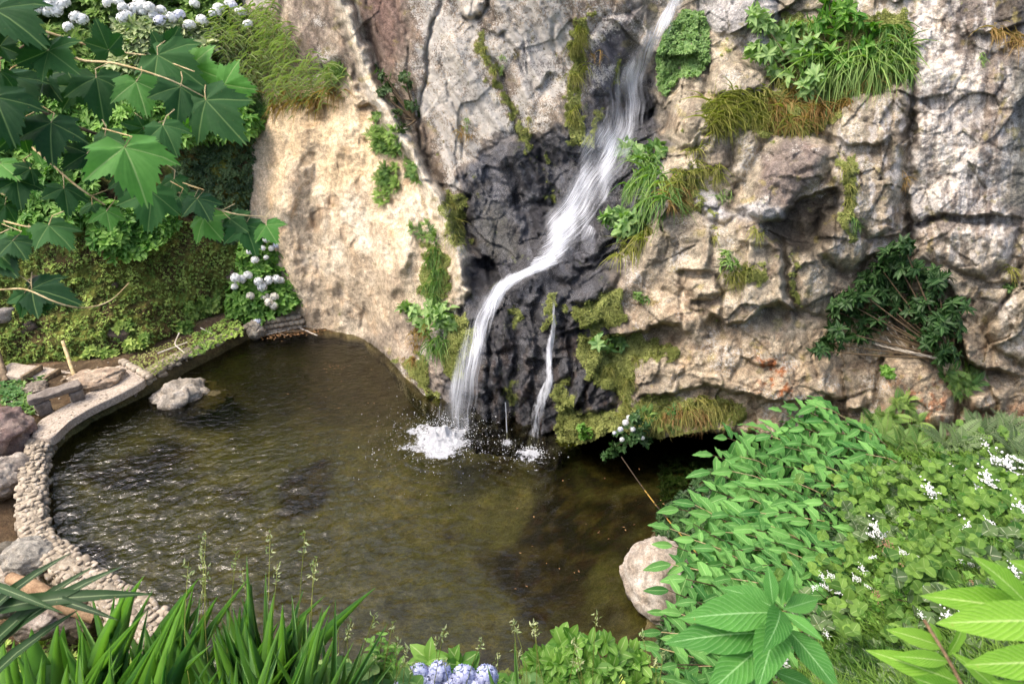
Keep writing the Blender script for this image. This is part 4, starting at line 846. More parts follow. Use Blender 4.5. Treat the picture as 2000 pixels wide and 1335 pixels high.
# leaning bamboo over the dark water
m, nt = mat('striped cane'); co = nd(nt, 'TexCoord').outputs['Object']; sp = nd(nt, 'SeparateXYZ', {0: co}).outputs[2]
w = mth(nt, 'FRACT', mth(nt, 'ADD', mth(nt, 'MULTIPLY', sp, 7), tex_noise(nt, co, 9, 4))); c = mixc(nt, rng_map(nt, w, .4, .55), lin('8f7430'), lin('2f2516')); out(nt, nd(nt, 'BsdfPrincipled', {'Base Color': c, 'Roughness': .5}).outputs[0])
stick('cane', [at_t(1214, 892, 14.0), at_t(1262, 962, 13.0), at_t(1312, 1024, 12.0), at_t(1370, 1090, 10.8)], [.012, .014, .012, .008], m, 'thin yellow and brown cane leaning over the dark water', 'cane')
# driftwood raft in the pool corner
for i, (a, b, l) in enumerate([((512, 655), (600, 636), 'long pale drift stick floating under the stone edging'), ((560, 648), (640, 641), 'straight drift stick floating in the far pool corner'), ((585, 640), (620, 655), 'short drift stick crossing the raft by the tan cliff'), ((530, 644), (560, 656), 'short dark drift stick at the raft left end')]):
    stick('drift_stick', [pz(*a, .02), pz(*b, .03)], [.02, .012], MATS['pale stick'] if i % 2 == 0 else WD, l, 'stick', 'drift sticks in the pool corner')
mb_ = MB()
for i in range(370):
    if i < 300: t_ = random.random(); px = 505 + 140 * t_; py = 655 - 14 * t_ + random.gauss(0, 4.5)
    else: px, py = random.choice([(650 + random.gauss(0, 14), 715 + random.gauss(0, 3)), (random.uniform(560, 760), random.uniform(670, 800)), (random.uniform(1000, 1300), random.uniform(900, 1150))])
    p = pz(px, py, .012); s = random.uniform(.03, .10) if i < 300 else random.uniform(.02, .055); a = random.uniform(0, 6.28)
    v, f, t, u = scatter(T_small, p[None], np.array([[math.cos(a), math.sin(a), .05]]), np.array([[0, 0, 1.]]), s, random.random()); mb_.add(v, f, t, u)
leaf_material('dead leaf', lin('4e3824'), lin('9a8052'), (.5, .4, .2), .1, .7)
tag(link('floating_leaves', mb_.mesh('floating_leaves', MATS['dead leaf'])), 'dead leaves and litter floating on the pool, thickest in its far corner', 'floating leaves', None, 'stuff')

# ================================================================== FALLING WATER
def water_mat(name, ku, kv, lo, hi):
    m, nt = mat(name); uv = nd(nt, 'UVMap').outputs[0]; d = attr(nt, 'tint').outputs['Fac']
    mp = nd(nt, 'Mapping', {'Vector': uv, 'Scale': (ku, kv, 1)}).outputs[0]; mp2 = nd(nt, 'Mapping', {'Vector': uv, 'Scale': (ku * 3.1, kv * 1.5, 1), 'Location': (3, 7, 0)}).outputs[0]
    a = mth(nt, 'ADD', mth(nt, 'MULTIPLY', tex_noise(nt, mp, 1, 5, .6, .6), .62), mth(nt, 'MULTIPLY', tex_noise(nt, mp2, 1, 4, .6, .4), .38))
    a = mth(nt, 'ADD', a, mth(nt, 'MULTIPLY', mth(nt, 'SUBTRACT', d, .5), .52))
    al = rng_map(nt, a, lo, hi, 0, .92)
    p = nd(nt, 'BsdfPrincipled', {'Base Color': (.72, .76, .82, 1), 'Roughness': .45}); t = nd(nt, 'BsdfTranslucent', {'Color': (.8, .83, .88, 1)})
    s = nd(nt, 'MixShader', {0: .4, 1: p.outputs[0], 2: t.outputs[0]})
    out(nt, nd(nt, 'MixShader', {0: al, 1: nd(nt, 'BsdfTransparent').outputs[0], 2: s.outputs[0]}).outputs[0]); return m
MW1 = water_mat('falling water', 19, .42, .47, .92); MW2 = water_mat('falling water fine', 34, .5, .51, .86); MW3 = water_mat('thin water', 6, 2.0, .50, .80)
def cliff_Y(px, py, r=10):
    a = [on_cliff(px + dx, py + dy)[..., 1] for dx in (-r, 0, r) for dy in (-r, 0, r)]; return np.min(a, 0)
def ribbon(name, path, m, parent, off, nu=26, seed=0, sub=(.0, 1.0), dens=0.0, jit=3.0, lift=None):
    """path: (px, py, width px, density); follows the rock at the given distance"""
    P = np.array(path, float); s = np.r_[0, np.cumsum(np.hypot(*np.diff(P[:, :2], axis=0).T))]; n = int(s[-1] / 5); ss = np.linspace(0, s[-1], n)
    Q = np.stack([np.interp(ss, s, P[:, k]) for k in range(P.shape[1])], -1)
    for _ in range(6): Q[1:-1] = .25 * Q[:-2] + .5 * Q[1:-1] + .25 * Q[2:]
    T = unit(np.gradient(Q[:, :2], axis=0)); Nn = np.c_[T[:, 1], -T[:, 0]] * -1
    u = np.linspace(sub[0], sub[1], nu) * 2 - 1; j = perlin(np.c_[ss / 40, ss * 0 + seed, ss * 0])
    W_ = Q[:, 2] * .6 * (1 + .12 * j)
    PXr = Q[:, 0:1] + Nn[:, 0:1] * W_[:, None] * u[None] + jit * 1.6 * perlin(np.stack([np.tile(ss[:, None] / 55, (1, nu)), np.tile(u[None] * 2, (n, 1)) + seed, np.zeros((n, nu)) + 3], -1))
    PYr = Q[:, 1:2] + Nn[:, 1:2] * W_[:, None] * u[None]
    Yr = cliff_Y(PXr, PYr); 
    for _ in range(22): Yr[1:-1] = .25 * Yr[:-2] + .5 * Yr[1:-1] + .25 * Yr[2:]; Yr[:, 1:-1] = .25 * Yr[:, :-2] + .5 * Yr[:, 1:-1] + .25 * Yr[:, 2:]
    o_ = off + (0 if lift is None else np.interp(PYr, *zip(*lift)))
    Yr = Yr - o_ - .10 * (1 - u[None] ** 2) + .05 * fbm(np.stack([PXr / 14, PYr / 60, PXr * 0 + seed], -1), 1, 3, seed)
    V = at_y(PXr, PYr, Yr); al = np.r_[0, np.cumsum(np.linalg.norm(np.diff(V[:, nu // 2], axis=0), axis=1))]
    edge_ = 1 - np.abs(u) ** 2.2; D = np.clip(Q[:, 3:4] * (.2 + .8 * edge_[None]) * (1 + .5 * perlin(np.stack([PXr / 24, PYr / 80, PXr * 0 + seed], -1))) + dens - .55 * sstep(.78, 1, np.abs(u))[None], 0, 1)
    wm_ = np.interp(ss, [0, ss[-1]], [1, 1]); U = np.stack([np.tile((u * .5 + .5)[None], (n, 1)) * (Q[:, 2:3] / 60) + seed * 1.7, np.tile(al[:, None], (1, nu))], -1)
    me = mesh_np(name, V.reshape(-1, 3) - np.array(parent.location), grid_faces(n, nu), m, {'tint': D.ravel()}, U.reshape(-1, 2)); return link(name, me, parent)
fall = thing('waterfall', tuple(SPL), 'main white waterfall running down the dark rock into the pool', 'waterfall')
up = [(1345, -40, 24, .8), (1322, 0, 30, .8), (1292, 48, 42, .75), (1262, 98, 52, .72), (1236, 150, 68, .78), (1222, 200, 98, .72), (1206, 250, 116, .70), (1186, 300, 112, .76), (1158, 350, 104, .74), (1130, 400, 104, .8), (1106, 440, 92, .82), (1090, 475, 66, .82), (1070, 505, 44, .9), (1045, 525, 26, .85)]
for k, (m_, off, dn, jt) in enumerate([(MW1, .06, .0, 3), (MW2, .12, -.12, 6), (MW1, .17, -.2, 5), (MW2, .2, -.16, 4)]): ribbon('upper_chute', up, m_, fall, off, 34, k, dens=dn, jit=jt)
for k, p_ in enumerate([[(1190, 250, 14, .6), (1150, 320, 22, .6), (1095, 400, 34, .6), (1050, 470, 36, .6), (1020, 520, 30, .4)], [(1240, 200, 50, .5), (1235, 260, 60, .55), (1215, 330, 50, .5), (1180, 400, 40, .5), (1150, 440, 30, .3)], [(1160, 445, 44, .8), (1140, 475, 50, .6), (1120, 500, 30, .2)]]):
    ribbon('side_veil', p_, MW2, fall, .08, 20, 10 + k, dens=-.12, jit=5)
lip = [(1085, 505, 30, .95), (1055, 522, 20, 1), (1025, 533, 20, 1), (998, 547, 24, 1), (975, 566, 30, .95), (958, 592, 36, .85), (942, 625, 42, .8), (929, 660, 52, .8), (917, 700, 62, .78), (907, 740, 70, .74), (898, 780, 78, .7), (890, 815, 84, .68), (885, 850, 90, .7), (880, 872, 94, .72)]
lift = [(480, .05), (560, .15), (640, .45), (760, .55), (868, .35)]
for k, (m_, off, dn, jt) in enumerate([(MW1, .05, .02, 2), (MW2, .1, -.08, 4), (MW1, .22, -.14, 4), (MW2, .3, -.15, 6)]): ribbon('free_fall', lip, m_, fall, off, 24, 20 + k, dens=dn, jit=jt, lift=lift)
ribbon('free_fall_fringe', [(985, 580, 20, .3), (965, 640, 34, .4), (950, 700, 44, .38), (935, 780, 54, .35), (915, 850, 60, .3)], MW2, fall, .2, 18, 31, dens=-.02, jit=6, lift=lift)
tr_ = thing('side_trickle', tuple(SP2), 'thin stream trickling down mossy rock right of the main fall', 'waterfall')
ribbon('thin_stream', [(1080, 575, 4, .3), (1084, 600, 9, .95), (1080, 640, 12, .92), (1073, 690, 15, .95), (1074, 740, 17, .92), (1060, 775, 24, .9), (1046, 810, 28, .85), (1040, 850, 32, .8), (1036, 888, 34, .8)], MW3, tr_, .08, 10, 41, dens=.0, jit=2)
ribbon('thin_stream', [(1060, 770, 26, .6), (1048, 810, 40, .62), (1042, 850, 48, .62), (1038, 888, 50, .62)], MW2, tr_, .12, 14, 42, dens=-.05, jit=3)
ribbon('thin_stream', [(1170, 440, 16, .5), (1160, 480, 22, .45), (1145, 520, 20, .4), (1120, 540, 18, .3)], MW3, tr_, .05, 10, 44, dens=-.05, jit=3)
tr2 = thing('side_trickle', tuple(pz(991, 868, 0)), 'single thread of water falling straight between the two streams', 'waterfall')
ribbon('thin_stream', [(987, 785, 3, .9), (989, 820, 3, .9), (991, 868, 5, .9)], MW3, tr2, .25, 5, 43, dens=.2, jit=1)
# splashes: a churned mound, rings of foam on the surface and flying drops
m, nt = mat('foam'); co = nd(nt, 'TexCoord').outputs['Object']; a = mth(nt, 'ADD', tex_noise(nt, co, 17, 8, .75, .8), mth(nt, 'MULTIPLY', mth(nt, 'SUBTRACT', attr(nt, 'tint').outputs['Fac'], .5), .62))
p = nd(nt, 'BsdfPrincipled', {'Base Color': (.58, .60, .63, 1), 'Roughness': .6, 'Normal': nd(nt, 'Bump', {'Strength': 1.0, 'Distance': .1, 'Height': a}).outputs[0]}); out(nt, nd(nt, 'MixShader', {0: rng_map(nt, a, .50, .68), 1: nd(nt, 'BsdfTransparent').outputs[0], 2: p.outputs[0]}).outputs[0])
m_drop, nt = mat('water drop'); out(nt, nd(nt, 'BsdfPrincipled', {'Base Color': (.8, .83, .87, 1), 'Roughness': .3}).outputs[0])
def splash(c, rx, ry, hgt, label, seed, drops, dspread):
    t = thing('splash', tuple(c), label, 'splash'); n = 90
    X, Y = np.meshgrid(np.linspace(-1, 1, n), np.linspace(-1, 1, n)); r = np.hypot(X, Y); q = np.stack([X * 2, Y * 2, X * 0 + seed], -1)
    den = 1.12 - r * .98 + .42 * fbm(q, 1.5, 4, seed) + .25 * np.exp(-((r - .72) / .12) ** 2) * (X < .2)
    Z = .03 + hgt * np.exp(-(r / .38) ** 2) * (1 + .8 * fbm(q, 3, 4, seed + 1)) + .035 * np.exp(-((r - .7) / .15) ** 2) * (1 + fbm(q, 3, 3, seed + 2))
    f = grid_faces(n, n); k = (r < 1.0).ravel(); f = f[k[f].all(1)]
    link('foam', mesh_np('foam', np.stack([X * rx, Y * ry, Z], -1).reshape(-1, 3), f, MATS['foam'], {'tint': np.clip(den, 0, 1.2).ravel()}), t)
    mb_ = MB(); V, F = ICO[1]; g = rng
    ang = g.uniform(0, 6.283, drops); rr = np.abs(g.normal(0, .55, drops)) * dspread + .15; hh_ = np.abs(g.normal(0, 1, drops)) * hgt * 1.1 * np.exp(-rr * .9)
    for i in range(drops):
        s = abs(g.normal(.001, .003)) + .002; mb_.add(V[:12] * [s, s, s * g.uniform(1, 2.2)] + [rx * rr[i] * math.cos(ang[i]), ry * rr[i] * math.sin(ang[i]), .02 + hh_[i]], F, .5)
    tag(link('drops', mb_.mesh('drops', m_drop), t), kind='stuff'); return t
splash(SPL + [-.12, .05, 0], .98, .9, .2, 'white boiling splash where the main fall hits the pool', 3, 1500, 1.4)
splash(SP2 + [0, .05, 0], .36, .3, .06, 'small splash under the thin mossy stream', 5, 350, 1.5)
splash(pz(991, 868, 0), .13, .12, .04, 'tiny splash under the single thread of water', 7, 120, 1.3)
# ================================================================== PLANTS
leaf_material('hydrangea leaf', lin('2c4a1a'), lin('6f9440'), (.32, .42, .16), .22, .45)
leaf_material('ginger leaf', lin('2e6229'), lin('649a4a'), lin('9cc47a'), .25, .5, .05, 9, .3)
leaf_material('front ginger leaf', lin('437a20'), lin('74a53a'), lin('b5d080'), .35, .5, .05, 14, .28)
leaf_material('bright leaf', lin('34651f'), lin('74a046'), (.4, .55, .2), .3, .42)
leaf_material('pale leaf', lin('5f7d45'), lin('a3b27c'), (.5, .55, .35), .25, .55)
leaf_material('dark leaf', lin('142c12'), lin('2f4f24'), (.2, .3, .12), .15, .42, spec=.35)
leaf_material('plane leaf', lin('17351d'), lin('31592b'), lin('6f8f50'), .3, .6, .045, 0, .25)
leaf_material('young plane leaf', lin('336428'), lin('5c9444'), lin('98b470'), .38, .5, .045, 0, .3)
leaf_material('grass blade', lin('6a7438'), lin('adb068'), (.4, .45, .2), .3, .5, .03)
leaf_material('fresh grass', lin('46703a'), lin('88a65c'), (.3, .45, .15), .3, .45, .05)
leaf_material('dry grass', lin('8a7244'), lin('bda873'), (.5, .42, .25), .25, .7, .03)
leaf_material('iris blade', lin('4a7a44'), lin('86ae66'), lin('88ad5c'), .3, .38, .04, 0, .45)
leaf_material('weed leaf', lin('547830'), lin('a2bc5c'), (.4, .5, .2), .25, .5)
leaf_material('bank grass', lin('2e5420'), lin('6a8f3c'), (.25, .38, .12), .25, .55, .05)
leaf_material('moss', lin('5d6932'), lin('95a25c'), (.4, .45, .15), .2, .8, .02)
leaf_material('fern leaf', lin('35602a'), lin('7a9c48'), (.4, .45, .2), .25, .5)
leaf_material('grey green leaf', lin('2c4424'), lin('587340'), (.35, .42, .25), .2, .45)
leaf_material('big leaf', lin('2f6428'), lin('55903f'), lin('9ccb84'), .32, .5, .035, 13, .28)
leaf_material('wall pepper leaf', lin('4c7440'), lin('86a862'), (.4, .5, .2), .3, .45)
for nm, a, b in (('lavender petal', 'a3addb', 'd8def2'), ('white petal', 'd5d9d5', 'f4f6f4'), ('blue petal', 'c3c9de', 'e8eaf2'), ('cream petal', 'c9c6b5', 'e8e5da'), ('brown flower', '7a5c40', 'a5876a')): simple_material(nm, lin(a), lin(b), 30, .7, .2, tint=True, transl=.25)
M = MATS

def ball_flower(n, seed, petal=.34):
    """a mop head: four-petalled florets over a sphere of radius .5"""
    g = np.random.default_rng(seed); mb = MB(); k = np.arange(n); z = 1 - 1.55 * (k + .5) / n; ph = k * 2.39996
    D = np.c_[np.sqrt(1 - z * z) * np.cos(ph), np.sqrt(1 - z * z) * np.sin(ph), z]; D = unit(D + g.normal(0, .08, D.shape))
    for d in D:
        R = frames(unit(np.cross(d, [.3, .5, .8]))[None], d[None])[0]
        q = petal * .5; V = np.array([[0, 0, .02], [q, 0, .05], [q * .6, q * .6, 0], [0, q, .05], [-q * .6, q * .6, 0], [-q, 0, .05], [-q * .6, -q * .6, 0], [0, -q, .05], [q * .6, -q * .6, 0]])
        mb.add(V @ R.T + d * .5 * g.uniform(.9, 1.05), np.array([[0, 1, 2, 3], [0, 3, 4, 5], [0, 5, 6, 7], [0, 7, 8, 1]]), g.uniform(0, 1))
    V, F = ICO[1]; mb.add(V * .42, F, .1); return mb
BF = {c: [ball_flower(34, s).mesh('flower_head', M[c]) for s in (1, 2)] for c in ('white petal', 'blue petal', 'cream petal')}
BFn = ball_flower(120, 5, .2).mesh('flower_head', M['lavender petal'])
def rosettes(mb, tpl, P, A, k, L, op=(.6, 1.3), g=None, tint=None, droop=.0, width=1.0):
    g = g or rng; N = len(P); P = np.repeat(P, k, 0); A = np.repeat(unit(A), k, 0); ph = np.tile(np.arange(k) * (6.283 / k) * 1.0, N) + np.repeat(g.uniform(0, 6.28, N), k) + g.normal(0, .25, N * k)
    ref = np.where(np.abs(A[:, 2:3]) < .9, [[0, 0, 1.0]], [[1.0, 0, 0]]); E1 = unit(np.cross(A, ref)); E2 = np.cross(A, E1); Rd = E1 * np.cos(ph)[:, None] + E2 * np.sin(ph)[:, None]
    o = g.uniform(*op, N * k)[:, None]; d = A * np.cos(o) + Rd * np.sin(o) - np.array([0, 0, droop]); n = A * np.sin(o) - Rd * np.cos(o) + np.array([0, -.1, .35])
    t = g.uniform(0, 1, N * k) * .6 + np.repeat(g.uniform(0, .4, N), k) if tint is None else np.clip(np.repeat(tint, k) + g.normal(0, .2, N * k), 0, 1)
    v, f, tt, u = scatter(tpl, P, d, n, L * g.uniform(.65, 1.15, N * k), t, width * g.uniform(.85, 1.15, N * k)); mb.add(v, f, tt, u)
def lump_pts(c, R, n, g, up=.5, low=-.3, inner=.72, seed=0, view=None):
    """points on a lumpy crown: centre c, radii R"""
    D = unit(g.normal(0, 1, (n * 3, 3))); D = D[D[:, 2] > low]
    if view is not None: D = D[(D @ view) > -.35]
    D = D[:n]; r = g.uniform(inner, 1, len(D)) * (1 + .3 * perlin(D * 2.2 + seed)); P = np.array(c) + D * np.array(R) * r[:, None]; return P, unit(D + [0, 0, up] + g.normal(0, .25, D.shape))
def stems(mb, base, tips, r=.012, n=5, sag=.1):
    for t in tips:
        m_ = (np.array(base) * .5 + np.array(t) * .5) + [0, 0, -sag]; V, F = tube(smooth_poly([base, m_, t], np.linalg.norm(np.array(t) - base) / 7 + .02), 1, n); k = len(V) // n; Q = V.reshape(k, n, 3); c = Q.mean(1, keepdims=True); V = (c + (Q - c) * np.linspace(r, r * .35, k)[:, None, None]).reshape(-1, 3); mb.add(V, F)
def in_poly(poly, n, g):
    a = np.array(poly, float); lo, hi = a.min(0), a.max(0); R = np.zeros((0, 2))
    while len(R) < n: q = g.uniform(lo, hi, (n * 2, 2)); R = np.r_[R, q[poly_sd(q[:, 0], q[:, 1], poly) > 0]]
    return R[:n]
def plant(name, loc, mb, m, label, cat, group=None, part='foliage', extra=None):
    t = thing(name, tuple(map(float, loc)), label, cat, group); link(part, mb.mesh(part, M[m], loc), t)
    for pn, mb2, m2 in (extra or []): link(pn, mb2.mesh(pn, M[m2], loc), t)
    return t
def tuft(mb, P, n, L, W, g, out=(0, -.6, .6), spread=.5, tint=None, droop=.6):
    """grass tuft: arching blades from a point"""
    d = unit(np.array(out) + g.normal(0, spread, (n, 3))); w = g.uniform(.7, 1.2, n) * W / L
    tp = strip_leaf([(0, .5), (.3, .5), (.55, .4), (.8, .25), (1, .03)], droop, .15)
    nn = unit(np.cross(np.cross(d, [0, 0, 1.0]) + 1e-3, d)) + g.normal(0, .2, (n, 3)); nn = np.where(nn[:, 2:3] < 0, -nn, nn)
    v, f, t, u = scatter(tp, P + g.normal(0, L * .08, (n, 3)), d, nn, L * g.uniform(.5, 1.1, n), g.uniform(0, 1, n) if tint is None else np.clip(tint + g.normal(0, .2, n), 0, 1), w); mb.add(v, f, t, u)

# ---------------- hedge of hydrangeas along the hill top, each shrub its own thing
g = np.random.default_rng(21)
cen_px = [(30, 10), (95, 35), (165, 20), (245, 10), (320, 20), (395, 10), (460, 20), (60, 90), (140, 95), (0, 60)]
Q = in_poly([(-80, -60), (500, -60), (500, 60), (440, 80), (380, 80), (300, 60), (230, 110), (180, 125), (-80, 130)], 3600, g); own = np.argmin(((Q[:, None] - np.array(cen_px)[None]) ** 2).sum(-1), 1)
heads = [(45, 13), (57, 18), (68, 17), (82, 5), (98, 13), (110, 22), (127, 4), (148, 34), (160, 38), (133, 53), (131, 83), (22, 160), (240, 15), (250, 30), (272, 5), (280, 22), (292, 15), (312, 40), (315, 20), (335, 35), (370, 50), (380, 8), (428, 17), (420, 27), (455, 12), (470, 24), (450, 8), (484, 48), (78, 0), (100, 2), (210, 5), (60, 4), (118, 12), (92, 24), (275, 12), (262, 18), (300, 30), (240, 35), (350, 30), (232, 5), (395, 40), (20, 10), (8, 20)]
HW = [('hydrangea at the top left corner, behind the nearest leaves', 0), ('hydrangea with a row of white heads at the top left', 1), ('hydrangea with a pair of white heads side by side near the top', 2), ('hydrangea with crowded white heads at the top, left of the pale shrub', 3), ('hydrangea with bluish white heads behind the pale shrub', 4), ('dark leaved hydrangea with few heads at the top', 5), ('hydrangea with white heads beside the reed grass', 6), ('flowerless hydrangea below the white heads at upper left', 7), ('hydrangea with one low bluish head at upper left', 8), ('hydrangea at left edge under overhanging plane leaves', 9)]
off_ = lambda q, k: .35 + .45 * fbm(np.c_[q / 60, q[:, :1] * 0 + k], 1, 3, 900)
for lab, i in HW:
    q = Q[own == i]; P, n_ = on_bank(q[:, 0], q[:, 1], off_(q, 1) + g.uniform(-.25, .1, len(q)), True); base = on_bank(*cen_px[i], -.1)
    mb_ = MB(); rosettes(mb_, T_oval, P, n_ * .6 + [0, -.2, .8] + g.normal(0, .3, P.shape), 6, .17, (.6, 1.4), g, np.clip(g.uniform(0, 1, len(P)), 0, 1))
    sb = MB(); stems(sb, base, P[::60], .02); t = plant('hydrangea', base, mb_, 'hydrangea leaf', lab, 'shrub', 'hydrangeas along the top of the hillside', extra=[('stem', sb, 'twig bark')])
    for j, h_ in enumerate(heads):
        if np.argmin(((np.array(cen_px) - h_) ** 2).sum(1)) == i:
            o = link('flower_head', BF['blue petal' if j % 7 == 3 or i == 8 else 'white petal'][j % 2], t, on_bank(h_[0], h_[1], .78) - base); o.scale = (.29, .29, .25) if j % 3 else (.24, .24, .21); o.rotation_euler = (.5, g.uniform(-.3, .3), g.uniform(0, 6))
def cover(name, poly, n, tpl, L, m, label, cat, k=5, off=.3, lump=.3, droop=0, op=(.5, 1.3), base_px=None, surf=on_bank, group=None, up=.7, seed=1, width=1.0, sc=50, kind=None, tint=None):
    q = in_poly(poly, n, g); P, n_ = surf(q[:, 0], q[:, 1], off + lump * fbm(np.c_[q / sc, q[:, :1] * 0 + seed], 1, 3, 910) + g.uniform(-.15, .08, len(q)) * min(1, off * 4), True)
    a = np.array(poly).mean(0); base = surf(*(base_px or a), -.05); mb_ = MB(); lumpt = np.clip(.5 + .9 * fbm(np.c_[q / (sc * .7), q[:, :1] * 0 + seed + 5], 1, 3, 911), 0, 1) if tint is None else np.full(len(q), tint)
    rosettes(mb_, tpl, P, n_ * .7 + [0, -.1, up] + g.normal(0, .3, P.shape), k, L, op, g, lumpt, droop, width)
    if kind: return tag(link(name, mb_.mesh(name, M[m])), label, cat, group, kind)
    return plant(name, base, mb_, m, label, cat, group)
cover('fern_bank', [(40, 70), (170, 70), (190, 120), (60, 130)], 110, T_frond, .5, 'fern leaf', 'ferns growing between the hydrangeas and the plane leaves', 'ferns', 4, .5, .2, .1, (.8, 1.3), kind='stuff')
for i, (poly, lab) in enumerate([([(235, 40), (300, 55), (300, 140), (225, 130)], 'pale leaved shrub left of its twin below the white hydrangeas'), ([(290, 40), (390, 50), (420, 80), (395, 120), (300, 140)], 'pale leaved shrub with narrow leaves next to the reed grass')]):
    cover('pale_shrub', poly, 260, T_lance, .3, 'pale leaf', lab, 'shrub', 7, .55, .25, .1, (.6, 1.4), seed=i, group='pale shrubs on the hillside', width=1.6)
for i, (poly, lab) in enumerate([([(-90, 120), (60, 110), (80, 330), (-90, 330)], 'bright green creeper mass at the left edge behind plane leaves'), ([(60, 110), (220, 110), (230, 300), (80, 310)], 'bright green climber hanging behind the middle plane leaves'), ([(220, 120), (400, 120), (490, 170), (480, 230), (360, 280), (230, 270)], 'bright green climber hanging beside the right plane leaves'), ([(350, 230), (500, 225), (510, 255), (440, 270), (360, 280)], 'row of bright drooping leaves over the dark gap'),
                                 ([(-90, 320), (180, 310), (210, 440), (120, 440), (-90, 470)], 'yellow green creeper above the mossy bank at left')]):
    cover('climber', poly, [700, 750, 850, 170, 620][i], T_oval, .22, 'bright leaf', lab, 'climber', 5, .45, .4, .35, (.7, 1.5), seed=i + 3, width=.75)
cover('broad_leaved_shrub', [(175, 400), (330, 390), (350, 440), (300, 490), (230, 512), (180, 480)], 330, T_oval, .2, 'bright leaf', 'glossy broad leaved shrub overhanging the mossy bank', 'shrub', 6, .5, .3, .2, (.6, 1.4), seed=12, width=1.1)
cover('wall_weeds', [(330, 280), (500, 260), (530, 300), (520, 470), (440, 480), (340, 400)], 900, T_oval, .11, 'grey green leaf', 'small dark weeds covering the shaded bank beside the tan cliff', 'weeds', 5, .08, .1, .2, (.6, 1.4), kind='stuff')
cover('wall_weeds', [(470, 160), (525, 180), (528, 260), (490, 250)], 260, T_blade, .25, 'fresh grass', 'shaggy grass strip between climber and tan cliff', 'weeds', 6, .05, .1, .7, (.4, 1.0), kind='stuff', width=.08)
cover('ground_weeds', [(-200, 440), (180, 440), (500, 430), (560, 560), (440, 600), (330, 655), (250, 690), (0, 720), (-200, 730)], 6500, T_small, .055, 'weed leaf', 'low mossy weeds over the steep bank', 'weeds', 4, .02, .03, .1, (.6, 1.5), kind='stuff')
cover('ground_moss', [(-200, 440), (500, 430), (560, 560), (440, 600), (330, 655), (250, 690), (0, 720), (-200, 730)], 14000, T_small, .03, 'moss', 'fine moss over the steep bank', 'moss', 3, .005, .01, .1, (.3, 1.2), kind='stuff')
for i, (px, py, s, lab) in enumerate([(385, 605, 26, 'leafy weed clump right of the bare soil strip'), (405, 590, 20, 'leafy weed clump beside the hydrangea foot'), (265, 668, 20, 'leafy weed at the foot of the mossy bank above the path end'), (215, 690, 16, 'small weed at the foot of the bank, above the steps'), (410, 600, 16, 'small round weed on the bank foot'), (355, 640, 18, 'weed by the dead branches'), (180, 688, 14, 'weed behind the leaning post'), (240, 640, 14, 'weed below the brown bank rock')]):
    cover('weed', [(px - s, py - s * .6), (px + s, py - s * .7), (px + s, py + s * .5), (px - s, py + s * .6)], 26, T_oval, .13, 'weed leaf', lab, 'weed', 6, .1, .1, 0, (.7, 1.4), seed=i)
# ---------------- reed grass
mb_ = MB(); q = in_poly([(400, 60), (470, 20), (540, 10), (560, 60), (610, 120), (670, 165), (560, 190), (500, 175), (440, 130)], 210, g)
P, n_ = (lambda a, b: (np.where((q[:, 0] < 520)[:, None], a[0], b[0]), a[1]))(on_bank(q[:, 0], q[:, 1], .4, True), on_cliff(q[:, 0], q[:, 1], .25, True))
sb = MB()
for i, p in enumerate(P):
    h_ = g.uniform(.5, 1.2); tip = p + [g.normal(0, .2), -.25, h_ * .35]; b0 = p - [g.normal(0, .15), -.1, h_ * .7]; V, F = tube([b0, (b0 + tip) / 2 + [0, -.1, .05], tip], [.006, .005, .003], 3); sb.add(V, F)
    tt = np.linspace(.25, 1, 9); pp = b0 + (tip - b0) * tt[:, None]; d = np.c_[np.where(np.arange(9) % 2, 1, -1) * g.uniform(.4, 1, 9), -g.uniform(.2, .6, 9), g.uniform(-.5, .4, 9)]
    v, f, t_, u = scatter(T_blade, pp, d, np.tile([0, -.3, 1.], (9, 1)), .3 * g.uniform(.6, 1.1, 9), g.uniform(.2, 1, 9), .07); mb_.add(v, f, t_, u)
plant('reed_grass', P[0], mb_, 'pale leaf', 'clump of pale reed grass drooping over the tan cliff top', 'reeds', extra=[('stem', sb, 'dry stem')])
def drooping(label, pts, m, n=34, L=.45, W=.02, spread=.45, droop=.9, out_=(0, -.8, .1), surf=on_cliff, off=.02, name='grass_tuft', cat='grass', jit=8, tint=None, group=None, kind=None):
    mb_ = MB(); b0 = surf(*pts[0][:2], off)
    for p in pts:
        k = p[2] if len(p) > 2 else 1.0
        for _ in range(int(6 * k)):
            q_ = surf(p[0] + g.normal(0, jit * k), p[1] + g.normal(0, jit * .7 * k), off); tuft(mb_, q_, max(3, n // 6), L * k ** .5, W, g, out_, spread, tint, droop)
    t = thing(name, tuple(b0), label, cat, group); link('blades', mb_.mesh('blades', M[m], b0), t)
    if kind: t['kind'] = kind
    return t
drooping('dry straw grass hanging under the reeds onto the tan cliff', [(560, 180), (590, 195), (620, 190), (540, 200), (650, 180)], 'dry grass', 50, .6, .012, .4, 1.0)
cover('fern_clump', [(635, 135), (665, 130), (672, 155), (645, 168)], 26, T_frond, .28, 'fern leaf', 'small bright fern at the right end of the reed grass', 'fern', 5, .05, .1, 0, (.5, 1.2), surf=on_cliff)
